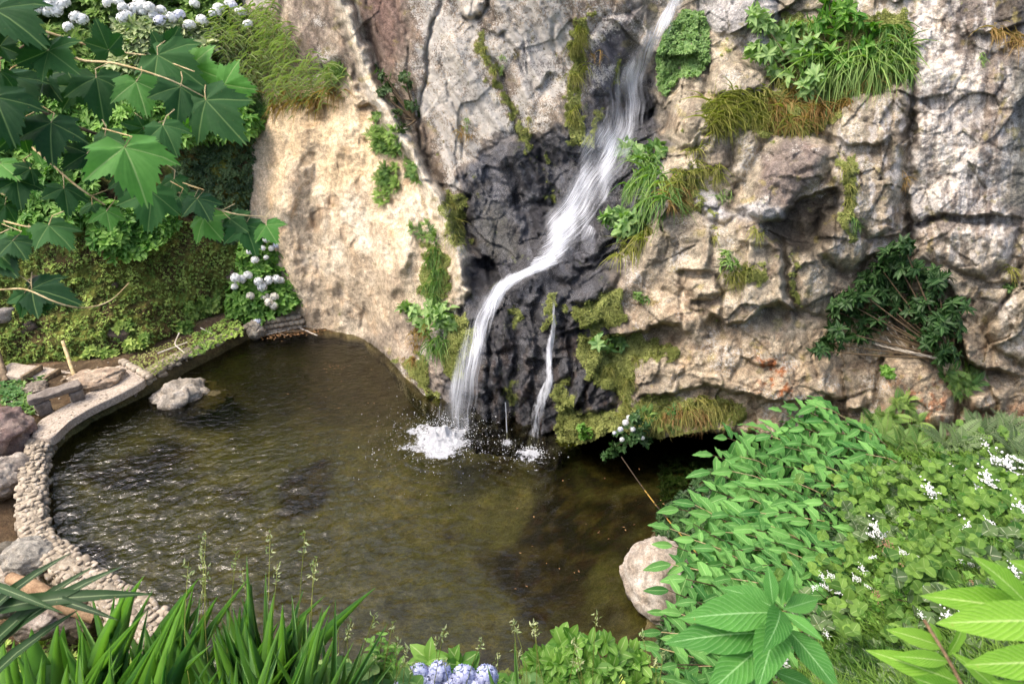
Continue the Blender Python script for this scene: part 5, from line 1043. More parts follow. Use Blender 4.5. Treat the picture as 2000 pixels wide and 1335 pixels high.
# ---------------- plants on the cliff
for poly, n, L, lab in [([(722, 262), (740, 248), (770, 250), (782, 280), (795, 300), (760, 302), (725, 295)], 60, .24, 'dense fern cushion on the tan cliff, the upper one'), ([(740, 330), (760, 320), (785, 330), (778, 380), (750, 400), (735, 390)], 55, .22, 'feathery fern patch on the tan cliff, the lower one'), ([(795, 310), (820, 320), (818, 360), (800, 350)], 22, .2, 'small fern beside the pale rock ridge'), ([(725, 220), (745, 222), (742, 240), (728, 240)], 10, .16, 'tiny fern above the upper fern cushion'),
                        ([(1840, 725), (1900, 722), (1905, 760), (1850, 770)], 22, .3, 'yellowish fern under the dark shrub at right'), ([(1700, 810), (1790, 800), (1800, 860), (1710, 860)], 30, .36, 'big fern at the cliff foot, left of the others'), ([(1740, 770), (1770, 760), (1775, 800), (1750, 800)], 10, .26, 'small fern hanging on the base rock'), ([(1250, 800), (1330, 800), (1310, 840), (1260, 835)], 12, .25, 'bright fern hanging over the cave mouth'), ([(800, 440), (850, 435), (860, 470), (820, 475)], 16, .2, 'fern with red brown fronds on the tan cliff ledge')]:
    cover('fern', poly, n, T_frond, L, 'fern leaf', lab, 'fern', 5, .05, .06, .1, (.5, 1.3), surf=on_cliff, up=.4)
def cliff_shrub(label, clumps, tpl, L, m, k=7, nper=14, R=.22, base=None, off=.25, width=1.0, op=(.7, 1.5), name='shrub', cat='shrub', flowers=None, droop=.1, R_=.014, branches=True):
    b0 = on_cliff(*base, .02); mb_ = MB(); sb = MB()
    for c in clumps:
        px, py = c[:2]; s = c[2] if len(c) > 2 else 1.0; p = on_cliff(px, py, off + .12 * g.normal()); pts, ax = lump_pts(p, np.array([R, R, R * .8]) * s, nper, g, .3, -1, .3); rosettes(mb_, tpl, pts, ax, k, L, op, g, None, droop, width)
        if branches: stems(sb, b0, [p], R_, 5, .05)
    t = plant(name, b0, mb_, m, label, cat, extra=[('branch', sb, 'twig bark')] if branches else None)
    for (px, py, s, c) in flowers or []: o = link('flower_head', BF[c][0], t, on_cliff(px, py, off + .22) - b0); o.scale = (s,) * 3
    return t
cliff_shrub('small gnarled shrub with grey green leaves on the pale ridge', [(735, 135), (750, 145), (790, 148), (745, 180, .8), (765, 200), (800, 205), (775, 225), (815, 215, .8), (760, 170, .8), (795, 165, .7), (785, 250, .7)], T_oval, .12, 'grey green leaf', 6, 9, .17, (812, 235), .22, R_=.03)
cliff_shrub('dark glossy shrub with star-like leaf whorls growing from the right cliff alcove', [(1740, 490, .9), (1765, 480, .6), (1755, 515), (1725, 530), (1780, 520), (1700, 545), (1745, 545), (1800, 540), (1830, 545), (1820, 565), (1680, 570), (1710, 575), (1760, 570), (1655, 590), (1690, 600), (1730, 600), (1770, 600), (1800, 610), (1850, 600), (1870, 600), (1640, 610), (1665, 625), (1705, 630), (1790, 640), (1830, 630), (1860, 640), (1640, 645), (1620, 670, .8), (1600, 685, .6), (1690, 655, .7), (1840, 670), (1810, 590), (1850, 620), (1815, 665, .7), (1850, 695, .7)], T_lance, .2, 'dark leaf', 8, 8, .22, (1860, 700), .55, 1.35, (.8, 1.5), R_=.025)
tw = thing('bare_branches', tuple(on_cliff(1850, 700, .2)), 'tangle of bare pale twigs below the dark glossy shrub', 'twigs')
for i in range(12):
    o = stick('twig', [on_cliff(1850 - i * 3, 700, .2), on_cliff(1790 - i * 9, 690 - i * 2, .35), on_cliff(1740 - i * 7 + g.normal(0, 12), 640 + g.uniform(-25, 45), .35)], [.009, .005], M['pale stick'], None, None, None, 4); o.parent = tw; o.location = o.location - tw.location
cliff_shrub('leafy shrub with white and lilac flowers hanging over the cave mouth', [(1225, 830), (1245, 815), (1255, 840), (1215, 850), (1240, 855), (1205, 870), (1195, 885, .7), (1185, 890, .6), (1260, 860, .6)], T_oval, .12, 'dark leaf', 6, 8, .16, (1275, 832), .3, flowers=[(1222, 825, .12, 'white petal'), (1212, 838, .1, 'blue petal'), (1236, 838, .1, 'white petal'), (1215, 858, .09, 'white petal'), (1255, 855, .08, 'white petal'), (1200, 845, .07, 'blue petal'), (1228, 815, .09, 'white petal')])
cliff_shrub('bright sprig hanging just left of the flowering shrub', [(1135, 835), (1150, 845), (1140, 850, .7)], T_oval, .1, 'bright leaf', 6, 8, .1, (1140, 862), .2)
for lab, cl, base, m_, L, w_ in [('bright broad leaved plant by the fall left rim', [(790, 605, .7), (815, 612), (845, 600), (870, 605, 1.2), (855, 620), (830, 632, .8), (875, 630)], (880, 640), 'wall pepper leaf', .26, .8), ('broad leaved plant leaning toward the fall, the upper one', [(1215, 288, .7), (1235, 290), (1255, 300), (1275, 290), (1290, 300, .8)], (1300, 310), 'wall pepper leaf', .22, .8), ('broad leaved plant leaning toward the fall, the lower one', [(1190, 425, .8), (1210, 415), (1225, 432), (1245, 425), (1215, 450, .8), (1240, 450)], (1262, 440), 'wall pepper leaf', .22, .8),
                                 ('light green leafy plant in the ledge under the overhang', [(1170, 665, .8), (1190, 668), (1210, 672, .8)], (1200, 685), 'wall pepper leaf', .2, .8), ('tiny white flowered plant on the tan rock', [(1245, 577, .6), (1258, 585, .6)], (1255, 590), 'fresh grass', .1, 4.5),
                                 ('leafy shrub on the high right ledge, left part', [(1480, 30, .8), (1495, 50), (1470, 100, .8), (1500, 105), (1520, 70), (1540, 95), (1520, 130), (1555, 140), (1580, 170, 1.1), (1600, 150), (1570, 115), (1555, 60), (1590, 90)], (1600, 190), 'wall pepper leaf', .24, .7), ('leafy shrub on the high right ledge, right part', [(1600, 40), (1620, 10), (1650, 15), (1640, 50), (1670, 40), (1700, 60), (1690, 95), (1620, 110), (1640, 130)], (1640, 160), 'bright leaf', .22, .7),
                                 ('small fig-like seedling in the right alcove wall', [(1730, 722, .5), (1738, 728, .4)], (1735, 735), 'bright leaf', .1, 1.2), ('tiny yellow green rosette at right edge', [(1967, 562, .4), (1975, 560, .4)], (1970, 566), 'wall pepper leaf', .1, .9), ('bright leafy plant on the left face near the lower crack', [(1415, 500, .6), (1425, 515, .8)], (1420, 525), 'fresh grass', .16, 3.0)]:
    cliff_shrub(lab, cl, T_oval if w_ < 2 else T_blade, L, m_, 6, 7, .17, base, .22, w_ if w_ < 2 else w_ * .08, (.7, 1.5), 'cliff_plant', 'plant')
# green cushion on the rock right of the fall top
cover('green_cushion', [(1335, 20), (1375, 25), (1385, 60), (1385, 120), (1365, 150), (1330, 150), (1300, 190), (1285, 170), (1282, 110), (1300, 60)], 2400, T_small, .06, 'wall pepper leaf', 'dense bright green leaf cushion beside the top of the fall', 'plant', 5, .18, .2, .2, (.4, 1.4), surf=on_cliff, width=1.1, tint=.35)
for lab, pts, m_, L, W_, n_, sp, dr in [
    ('glossy arching grass clump on the fall right rim', [(1270, 320, 1.2), (1250, 340, 1.3), (1280, 350, 1.2), (1240, 360), (1290, 380), (1260, 390)], 'fresh grass', .55, .025, 60, .5, 1.1),
    ('lower arching grass clump on the fall right rim', [(1245, 465, 1.2), (1225, 485, 1.1), (1260, 450), (1215, 500, .8)], 'grass blade', .45, .02, 60, .5, 1.1),
    ('long arching grass clump on the high right ledge', [(1600, 110, 1.2), (1640, 120, 1.2), (1680, 110, 1.2), (1720, 100), (1660, 90), (1620, 150), (1700, 130)], 'fresh grass', .75, .028, 60, .55, 1.1),
    ('grass clump at the right end of the high ledge', [(1745, 60, 1.1), (1765, 90), (1755, 120), (1770, 130, .7), (1720, 140)], 'fresh grass', .5, .02, 60, .5, 1.0),
    ('yellow green grass dome on the sloping ledge', [(1400, 200, 1.2), (1430, 190, 1.3), (1460, 210, 1.3), (1420, 230, 1.2), (1480, 230), (1390, 240)], 'grass blade', .5, .01, 90, .5, .7),
    ('straw coloured grass band under the high ledge', [(1520, 200, 1.3), (1560, 190, 1.2), (1600, 210, 1.2), (1640, 200), (1560, 230, 1.2), (1510, 240), (1700, 160)], 'dry grass', .4, .01, 80, .5, .9),
    ('mixed grass on the mid ledge above the big boulder', [(1500, 220, 1.2), (1530, 240, 1.2), (1560, 250), (1490, 180), (1520, 160)], 'grass blade', .4, .014, 60, .5, .9),
    ('grass around the small boulders right of the fall', [(1360, 325), (1390, 335), (1400, 350, .8), (1330, 345, 1.1), (1310, 360, 1.1), (1350, 355), (1350, 290, .8)], 'grass blade', .34, .012, 60, .5, .9),
    ('straw and green grass at the top of the tan buttress', [(1300, 375), (1320, 385), (1340, 370), (1310, 400, .8)], 'dry grass', .3, .01, 60, .5, .9),
    ('small grass tuft in the crack of the pale rock', [(1415, 378, .7), (1400, 385, .6)], 'fresh grass', .26, .014, 40, .5, .9),
    ('grass tuft under the pale rock, left of two', [(1395, 465, .6), (1400, 450, .7)], 'grass blade', .26, .014, 40, .4, 1.2), ('grass tuft under the pale rock, right of two', [(1475, 450, .8), (1490, 458, .7)], 'grass blade', .26, .014, 50, .5, 1.2),
    ('thin grass patch in the middle of the tan face', [(1430, 530), (1450, 540), (1420, 540, .8), (1460, 525, .7)], 'grass blade', .28, .008, 50, .4, 1.0),
    ('grass tuft low in the long crack beside the dark hollow', [(1665, 430, .7), (1672, 442, .5)], 'fresh grass', .26, .012, 40, .5, 1.0), ('yellowing grass along the crack above the low tuft', [(1655, 330, .8), (1662, 360, .8), (1660, 390, .7)], 'grass blade', .25, .01, 40, .4, 1.0),
    ('dry tuft in the vertical crack at right', [(1760, 345, .7), (1765, 360, .6)], 'dry grass', .26, .01, 40, .5, 1.0), ('dry straw patch on the dark top right ledge', [(1945, 62), (1970, 70), (1990, 80)], 'dry grass', .35, .009, 50, .5, .9), ('small fern-like tuft on the right wall block', [(1915, 110, .6), (1918, 122, .5)], 'fresh grass', .22, .014, 30, .4, 1.2), ('grass tuft at the right edge beside the dry twigs', [(1975, 520, .7), (1972, 535, .6)], 'grass blade', .3, .01, 40, .4, .6),
    ('hanging green grass in the tan cliff gully', [(848, 490), (845, 510, 1.1), (855, 530, 1.2), (865, 550, 1.1), (840, 560, .9), (850, 580)], 'fresh grass', .32, .011, 70, .35, 1.0), ('dry and green grass above the gully', [(885, 400), (890, 430), (880, 450), (895, 470)], 'grass blade', .3, .009, 60, .4, 1.0),
    ('arching grass tuft beside the free fall', [(850, 660, 1.1), (865, 670), (845, 680)], 'fresh grass', .4, .016, 50, .45, 1.2), ('dry grass over the grey rock by the fall foot', [(820, 650), (835, 640), (810, 670, .8), (800, 700, .8)], 'dry grass', .3, .008, 60, .4, 1.0),
    ('hanging grass on the slab, the upper tuft', [(1135, 60), (1138, 75, .8), (1128, 90, .7)], 'grass blade', .36, .009, 80, .3, 1.0), ('hanging grass on the slab, the middle tuft', [(1128, 135), (1126, 150, .8)], 'grass blade', .34, .008, 80, .3, 1.0), ('hanging grass on the slab, the lower tuft', [(1122, 215), (1118, 235, .8)], 'grass blade', .3, .008, 60, .3, 1.0), ('dry tuft right of the slab grass', [(1165, 105, .7)], 'dry grass', .3, .01, 40, .4, 1.1),
    ('small green plant on the slab seam, upper', [(978, 110, .5), (980, 130, .5), (978, 145, .4)], 'fresh grass', .16, .014, 40, .5, .9), ('small green tuft on the middle of the slab', [(912, 235, .5), (914, 248, .5)], 'fresh grass', .16, .012, 40, .5, .9), ('dry grass around the tuft on the middle of the slab', [(905, 255, .8), (915, 265, .7), (893, 260, .6)], 'dry grass', .25, .008, 50, .4, 1.0),
    ('yellow grass in the diagonal seam of the slab', [(945, 95, .6), (955, 115, .6), (965, 140, .5), (1000, 205, .6), (1025, 230, .6), (1030, 250, .5)], 'grass blade', .22, .008, 50, .4, .9),
    ('grass fringe on the moss under the tan overhang', [(1190, 720), (1220, 740), (1230, 780, 1.1), (1215, 800), (1240, 700), (1280, 690, .8)], 'grass blade', .26, .008, 60, .4, 1.1), ('straw and grass fringe above the cave mouth', [(1350, 790, 1.2), (1380, 780, 1.2), (1400, 800), (1330, 810), (1290, 815), (1420, 790, .9), (1260, 815)], 'grass blade', .32, .009, 80, .4, 1.1), ('dry fringe above the cave mouth', [(1340, 800), (1370, 810), (1310, 805)], 'dry grass', .34, .008, 70, .4, 1.1),
    ('green grass by the tan rock below the high ledge', [(1640, 300, .6), (1650, 320, .6)], 'grass blade', .2, .01, 30, .4, 1.0)]:
    drooping(lab, pts, m_, n_, L, W_, sp, dr)
# moss cushions and tiny leaves on wet rock: uncountable
mw = sstep(.35, .7, moss + .45 * mott2); cand = np.argwhere((mw > .5) & (PX < 1900) & (PY > 0)); wgt = rng.permutation(len(cand))[:26000]; ci = cand[wgt]
mp_ = PC[ci[:, 0], ci[:, 1]]; mn_ = CN[ci[:, 0], ci[:, 1]]; mb_ = MB(); rosettes(mb_, T_small, mp_ + mn_ * .01, mn_ + [0, 0, .5], 4, .038, (.3, 1.3), g, np.clip(.45 + .8 * mott[ci[:, 0], ci[:, 1]] + g.normal(0, .2, len(ci)), 0, 1))
tag(link('cliff_moss', mb_.mesh('cliff_moss', M['moss'])), 'yellow green moss cushions and tiny leaves on the cliff', 'moss', None, 'stuff')
# ---------------- hydrangea at the pool corner
fl = [(490, 490), (520, 467), (541, 478), (487, 492), (498, 508), (520, 503), (530, 485), (460, 543), (472, 545), (484, 538), (458, 560), (505, 550), (525, 547), (540, 545), (512, 560), (489, 578), (518, 580), (536, 580), (525, 590), (535, 597), (503, 628), (513, 485), (548, 548)]
cb = on_bank(520, 600, .1); mb_ = MB(); sb = MB()
for (px, py, rx, rz_) in [(520, 505, .5, .6), (500, 545, .65, .55), (545, 555, .6, .5), (480, 580, .5, .4), (520, 590, .65, .45), (560, 585, .4, .4), (470, 600, .35, .3), (505, 612, .45, .3), (495, 500, .4, .4), (545, 500, .35, .5)]:
    c = on_bank(px, py, .5); P, A = lump_pts(c, (rx, .5, rz_), 90, g, .5, -.5, .6, px); rosettes(mb_, T_oval, P, A, 6, .17, (.6, 1.4), g); stems(sb, cb, P[::30], .015)
t = plant('hydrangea', cb, mb_, 'bright leaf', 'round hydrangea with white and bluish heads at the far pool corner', 'shrub', extra=[('stem', sb, 'twig bark')])
for j, (px, py) in enumerate(fl): o = link('flower_head', BF['blue petal' if py > 620 or j == 2 else ('cream petal' if py > 575 else 'white petal')][j % 2], t, on_bank(px, py, 1.05) - cb); o.scale = ((.2 if py > 530 else .16) * g.uniform(.8, 1.25),) * 3; o.rotation_euler = (.5, 0, j)
# weeds round bench, steps and wall
def cover_ground(name, poly, n, tpl, L, m, label, cat, k=5, h=.1, op=(.5, 1.3), kind='stuff', width=1.0, up=1.0, droop=0, zc=None, tint=None):
    q = in_poly(poly, n, g); P = on_ground(q[:, 0], q[:, 1]) if zc is None else at_z(q[:, 0], q[:, 1], np.full(n, zc)); P = P + np.c_[np.zeros((n, 2)), g.uniform(0, h, n)]; mb_ = MB()
    lumpt = np.clip(.5 + 1.0 * fbm(P * [1, 1, .3], 1.1, 3, 913) + g.normal(0, .1, n), 0, 1) if tint is None else np.full(n, tint)
    rosettes(mb_, tpl, P, np.tile([0, -.15, up], (n, 1)) + g.normal(0, .3, P.shape), k, L, op, g, lumpt, droop, width)
    if kind == 'stuff': return tag(link(name, mb_.mesh(name, M[m])), label, cat, None, kind)
    return plant(name, P[0], mb_, m, label, cat)
cover_ground('ground_weeds', [(5, 740), (60, 745), (100, 735), (75, 755), (60, 770), (80, 800), (60, 812), (0, 790)], 160, T_oval, .1, 'fresh grass', 'weeds growing round the stone bench and steps', 'weeds', 5, .06, zc=.48, width=1.0)
cover_ground('ground_weeds', [(380, 655), (440, 625), (470, 630), (478, 655), (440, 668), (400, 690), (370, 700)], 260, T_small, .07, 'weed leaf', 'low weeds on the terrace edge near the corner hydrangea', 'weeds', 5, .05, zc=.46)
cover_ground('ground_weeds', [(250, 700), (330, 670), (420, 640), (380, 680), (300, 735), (260, 712)], 420, T_small, .045, 'moss', 'thin moss and weeds on the bare terrace', 'weeds', 4, .02, zc=.45)
# ================================================================== RIGHT BANK AND FOREGROUND
def G(px, py): return on_ground(px, py)[0]
cover_ground('grass_cover', [(1640, 860), (2500, 860), (2500, 1400), (1300, 1400), (1320, 1250), (1560, 1180), (1660, 1050)], 12500, T_blade, .2, 'bank grass', 'fine grass covering the right bank', 'grass', 4, .03, (.2, 1.0), width=.07)
cover_ground('ground_leaves', [(1640, 900), (2500, 870), (2500, 1400), (1500, 1400), (1560, 1180), (1660, 1050)], 2400, T_small, .09, 'grey green leaf', 'small herb leaves scattered through the right bank', 'ground cover', 5, .15, (.7, 1.5), width=1.3)
cover_ground('ground_leaves', [(1690, 1020), (2080, 900), (2080, 1200), (1560, 1250), (1600, 1130)], 1000, T_small, .08, 'bright leaf', 'bright small herb leaves on the right bank', 'ground cover', 5, .2, (.7, 1.5), width=1.4)
cover_ground('ground_leaves', [(1290, 900), (1480, 860), (1640, 880), (1640, 1100), (1440, 1335), (1290, 1335), (1280, 1100)], 2500, T_oval, .12, 'dark leaf', 'dark undergrowth beneath the ginger', 'undergrowth', 5, .2, (.7, 1.5))
cover_ground('ground_leaves', [(-60, 1220), (330, 1260), (640, 1320), (1290, 1310), (1290, 1420), (-60, 1420)], 1800, T_oval, .09, 'weed leaf', 'low undergrowth on the near slope', 'undergrowth', 5, .1, (.7, 1.5))
# round-leaved flowering herbs
T_round = strip_leaf([(0, .05), (.1, .35), (.35, .52), (.65, .5), (.9, .3), (1, .1)], .15, .25)
def umbel(seed):
    gg = np.random.default_rng(seed); mb = MB(); V, F = ICO[1]
    for _ in range(48):
        p = np.array([gg.normal(0, .22), gg.normal(0, .22), gg.uniform(0, .12)]); s = gg.uniform(.035, .07); mb.add(V * [s, s, s * .6] + p, F, gg.uniform(.3, 1))
    return mb
UM = [umbel(s).mesh('flower_cluster', M['white petal']) for s in (1, 2, 3)]; UMb = umbel(4).mesh('flower_cluster', M['brown flower'])
herbs = [(1985, 920, 'herb with a wide white cluster at the right edge', [(1965, 905, 30), (1945, 900, 24), (1985, 898, 22), (1978, 925, 20)]), (1930, 950, 'herb with stacked white clusters left of the right edge', [(1925, 930, 24), (1915, 960, 26), (1930, 945, 26), (1925, 965, 22)]), (1868, 930, 'herb with one small white cluster in front of the ferns', [(1865, 922, 16), (1890, 920, 12)]), (1820, 970, 'herb with ragged white cluster in the middle of the bank', [(1812, 955, 24), (1818, 962, 16)]), (1888, 1040, 'herb with paired white clusters, right of centre', [(1890, 1033, 26), (1932, 1022, 18), (1875, 1030, 12)]),
         (1715, 1060, 'herb with pale tall cluster beside the ginger', [(1710, 1030, 22), (1715, 1042, 22), (1700, 1045, 14)]), (1770, 1100, 'herb with fading pink brown heads in the middle', [(1730, 1065, 16, 1), (1762, 1078, 12), (1745, 1095, 20, 1), (1785, 1085, 12), (1705, 1088, 10)]), (1690, 1140, 'herb with small scattered white heads beside the ginger', [(1683, 1110, 12), (1672, 1130, 14), (1697, 1146, 14), (1722, 1150, 10)]), (1640, 1180, 'herb with white heads over red stems at the ginger edge', [(1605, 1125, 10), (1622, 1124, 12), (1610, 1145, 14), (1640, 1158, 20), (1660, 1180, 10), (1590, 1148, 10)]), (1990, 1000, 'herb with a white head cut by the right edge, upper', [(1990, 992, 24), (1994, 1070, 14)]), (1870, 1095, 'herb with single bright white head low in the middle', [(1872, 1088, 14), (1895, 1102, 12), (1910, 1100, 10)]),
         (1975, 1120, 'herb with two white heads near the right edge, lower', [(1978, 1112, 16), (1990, 1128, 16), (1905, 1142, 14, 1)]), (1810, 1165, 'herb with white head above the bottom right ginger', [(1812, 1160, 14), (1715, 1165, 16, 1)]), (1855, 1210, 'herb with white heads left of the front ginger leaves', [(1850, 1205, 22), (1878, 1200, 14)]), (1540, 1300, 'herb with dense white clusters behind the big-leaved plant', [(1530, 1290, 26), (1520, 1310, 24), (1540, 1300, 20), (1515, 1325, 18)]), (1920, 870, 'herb with white heads among the ferns', [(1925, 870, 14), (1895, 893, 10), (1945, 880, 8)]), (1615, 1245, 'small herb with one white head below the ginger', [(1614, 1238, 10)]), (1790, 1245, 'pale herb half hidden by front leaves', [(1798, 1200, 10)])]
for (px, py, lab, fl) in herbs:
    b = G(px, py + 14); mb_ = MB(); gg = g; n = 40; P = b + np.c_[gg.normal(0, .3, n), gg.normal(0, .25, n), gg.uniform(.03, .32, n)]
    rosettes(mb_, T_round, P, np.tile([0, -.3, 1.], (n, 1)) + gg.normal(0, .3, (n, 3)), 4, .095, (.9, 1.6), g)
    sb = MB(); tp = []
    t_b = (b - CAM) @ FWD
    for f_ in fl: tp.append(at_t(f_[0], f_[1], t_b - .35))
    stems(sb, b, tp, .008, 4, 0); t = plant('flowering_herb', b, mb_, 'grey green leaf' if px % 2 else 'bank grass', lab, 'plant', 'flowering herbs on the right bank', extra=[('stem', sb, 'twig bark')])
    for j, f_ in enumerate(fl): o = link('flower_cluster', UMb if len(f_) > 3 else UM[j % 3], t, tp[j] - b); s = f_[2] / 1428 * t_b * 1.6; o.scale = (s, s, s); o.rotation_euler = (.5, 0, j)
for (x, y, lab) in [(1655, 950, 'round leaved plant with yellowing leaves beside the ginger'), (1790, 1000, 'round leaved plant in the middle of the grass'), (1850, 985, 'round leaved plant right of its neighbour in the grass'), (1700, 1010, 'round leaved plant near brown seed heads'), (1980, 1060, 'round leaved plant at the right edge'), (1940, 1140, 'pale round leaved plant low at right'), (1640, 1250, 'lobed leaf plant below the ginger'), (1920, 985, 'leafy plant under the stacked white clusters')]:
    b = G(x, y); mb_ = MB(); P = b + np.c_[g.normal(0, .3, 22), g.normal(0, .25, 22), g.uniform(.05, .3, 22)]; rosettes(mb_, T_round, P, np.tile([0, -.4, 1.], (22, 1)) + g.normal(0, .2, (22, 3)), 3, .12, (.9, 1.5), g); plant('round_leaved_plant', b, mb_, 'bank grass', lab, 'plant')
for (x, y, n, L, lab) in [(1850, 880, 7, .55, 'dark fern along the cliff foot, first from left'), (1900, 865, 8, .6, 'dark fern along the cliff foot beside round boulder'), (1960, 870, 8, .6, 'dark fern along the cliff foot near the right edge'), (1720, 870, 7, .5, 'bright fern at the cliff foot by the ginger top'), (1780, 880, 6, .5, 'fern between the bright and dark ferns'), (1995, 900, 7, .5, 'fern cut by the right edge')]:
    b = G(x, y); mb_ = MB(); rosettes(mb_, T_frond, b[None] + g.normal(0, .12, (4, 3)) * [1, 1, .2] + [0, 0, .08], np.tile([0, -.3, 1.], (4, 1)), n, L, (.7, 1.3), g); plant('fern', b, mb_, 'fern leaf' if x in (1720, 1780) else 'grey green leaf', lab, 'fern')

# ---------------- ginger: a thicket of leaning shoots, each shoot with its own leaves
leafm = [mesh_np('leaf', *(lambda t: (t[0], t[1]))(strip_leaf([(0, .02), (.08, .09), (.2, .15), (.35, .185), (.5, .19), (.65, .165), (.8, .11), (.92, .05), (1, .004)], b, f, w, 2)), M['ginger leaf'], {'tint': np.full(45, tn)}, strip_leaf([(0, .02), (.08, .09), (.2, .16), (.35, .2), (.5, .205), (.65, .18), (.8, .12), (.92, .05), (1, .004)], b, f, w, 2)[2]) for b, f, w, tn in [(.25, .3, .35, .3), (.4, .2, .3, .5), (.15, .35, .4, .7), (.55, .15, .35, .15), (.3, .3, .3, .9)]]
clump = thing('ginger_thicket', G(1560, 1050), 'large thicket of wavy leaved ginger leaning over the right pool bank', 'ginger')
clump['category'] = 'shrub'; CB = np.array(clump.location)
gp = [(1478, 828), (1530, 800), (1590, 792), (1640, 815), (1690, 845), (1700, 900), (1690, 1000), (1655, 1100), (1610, 1180), (1500, 1300), (1450, 1345), (1275, 1345), (1262, 1290), (1290, 1240), (1290, 1180), (1320, 1120), (1285, 1060), (1320, 990), (1370, 950), (1390, 890), (1420, 850)]
tips = []; 
for q_ in in_poly(gp, 4000, g):
    if all(np.hypot(*(q_ - o)) > 30 for o in tips): tips.append(q_)
    if len(tips) > 135: break
ns = 0
for i, q_ in enumerate(sorted(tips, key=lambda a: a[1])):
    t_ = float(np.interp(q_[1], [790, 900, 1000, 1200, 1345], [13.0, 11.6, 10.2, 7.9, 6.5])) - .15 * g.random(); tip = at_t(q_[0], q_[1], t_)
    lean = np.array([.75 + .3 * g.random(), g.normal(.12, .15), -.45 - .2 * g.random()]) * (.95 + .3 * g.random()); base = tip + lean; mid = (tip + base) / 2 + [-.06, 0, .1]
    C_ = smooth_poly([base, mid, tip], .05); L_ = len(C_); V, F = tube(C_ - tip, np.linspace(.012, .005, L_), 5)
    sh = link('shoot', mesh_np('shoot', V, F, M['twig bark'] if i % 3 else M['dry stem'], {'tint': np.full(len(V), .5)}), clump, tip - CB)
    nl = 8; ax = unit(C_[-1] - C_[0]); sd = unit(np.cross(ax, [0, -.5, 1.0])); upn = unit(np.cross(sd, ax))
    for j in range(nl):
        u_ = 1 - j * .105; p = C_[int(u_ * (L_ - 1))]; s = 1 if j % 2 else -1; fw = .35 + .75 * (j == 0) + .15 * g.random()
        d = unit(ax * fw + sd * s * (.9 if j else .15) + np.array([0, 0, -.28]) + g.normal(0, .13, 3)); nrm_ = unit(upn + [0, -.25, .55] + g.normal(0, .22, 3))
        R = frames(d[None], nrm_[None])[0]; sc = t_ / 1428 * (56 if t_ > 9 else 60) * (1.0 if j > 1 else .72) * g.uniform(.7, 1.2)
        o = link('leaf', leafm[int(g.integers(5))], sh, p - tip); o.rotation_euler = rot_to_euler(R); o.scale = (sc, sc, sc); ns += 1
print('ginger leaves', ns)

# ---------------- sword-leaved clumps in the foreground
bl = []
for b_, w_ in ((.1, .035), (.25, .03), (.5, .032)):
    V, F, U = strip_leaf([(0, .6), (.2, .9), (.4, 1), (.6, .9), (.75, .7), (.88, .4), (.96, .16), (1, .01)], b_, .22, 0, 1); V = V * [w_, 1, 1]; bl.append((V, F, U))
BM = [mesh_np('blade', v, f, M['iris blade'], {'tint': np.full(len(v), tn)}, u) for (v, f, u) in bl for tn in (.15, .5, .85)]
clumps = [(30, 1300, 3.3, 13), (95, 1235, 3.5, 12), (160, 1215, 3.6, 14), (235, 1205, 3.7, 16), (300, 1200, 3.8, 16), (365, 1225, 3.8, 14), (425, 1215, 3.7, 13), (480, 1185, 3.7, 16), (525, 1190, 3.6, 16), (590, 1230, 3.5, 13), (130, 1300, 2.9, 12), (330, 1300, 3.0, 12), (440, 1300, 3.0, 11), (560, 1310, 3.1, 10), (20, 1330, 2.7, 9), (230, 1310, 2.9, 11)]
labs = ['at the left corner', 'second from the left edge', 'under the dark arching leaves', 'left of the tall pair', 'against the pool wall end', 'in the middle of the row, lower', 'in the middle of the row, beside the bare stalk', 'with the tallest blades', 'just right of the tallest', 'at the right end of the row, splayed', 'in the front row, left', 'in the front row, middle', 'in the front row, right of middle', 'in the front row, right end', 'in the front row at the corner', 'in the front row, left of middle']
for i, (px, py, t_, n) in enumerate(clumps):
    top_ = at_t(px, py + 40, t_); b = top_ - [0, -.05, .62]; c = thing('sword_leaf_clump', b, 'green clump of upright sword-shaped leaves ' + labs[i], 'plant', 'sword-leaved clumps in the foreground')
    n = int(n * 1.4)
    for j in range(n):
        a = (j / (n - 1) - .5) * 2; d = unit(np.array([a * .5 + g.normal(0, .16), g.normal(0, .2), 1.0])); nr_ = unit(np.array([g.normal(0, .5), -1, .25])); R = frames(d[None], nr_[None])[0]
        o = link('blade', BM[int(g.integers(9))], c, (a * .06, g.normal(0, .05), 0)); o.rotation_euler = rot_to_euler(R); s = g.uniform(.38, .74) * (1.0 - .15 * abs(a)); o.scale = (.62, s, s)
# dark arching leaves at the lower left
T_arch = strip_leaf([(0, .05), (.15, .075), (.35, .09), (.6, .08), (.8, .055), (.93, .025), (1, .004)], .55, .3, 0, 1)
dk_ = thing('dark_leaved_plant', at_t(-90, 1330, 2.6), 'dark arching strap leaves entering at the lower left edge', 'plant')
for (a, b) in [((-40, 1200), (190, 1185)), ((0, 1260), (130, 1150)), ((-60, 1320), (60, 1165)), ((-20, 1140), (60, 1195)), ((-70, 1260), (25, 1130)), ((-60, 1380), (40, 1250)), ((90, 1165), (170, 1210))]:
    A0, B0_ = at_t(*a, 2.6), at_t(*b, 2.45); d = B0_ - A0; L_ = np.linalg.norm(d); R = frames(unit(d + [0, 0, .3 * L_])[None], np.array([[0, -.5, 1.]]))[0]
    o = link('leaf', mesh_np('leaf', *T_arch[:2], M['dark leaf'], {'tint': np.full(len(T_arch[0]), .3)}, T_arch[2]), dk_, A0 - np.array(dk_.location)); o.rotation_euler = rot_to_euler(R); o.scale = (L_ * .6, L_ * 1.08, L_)
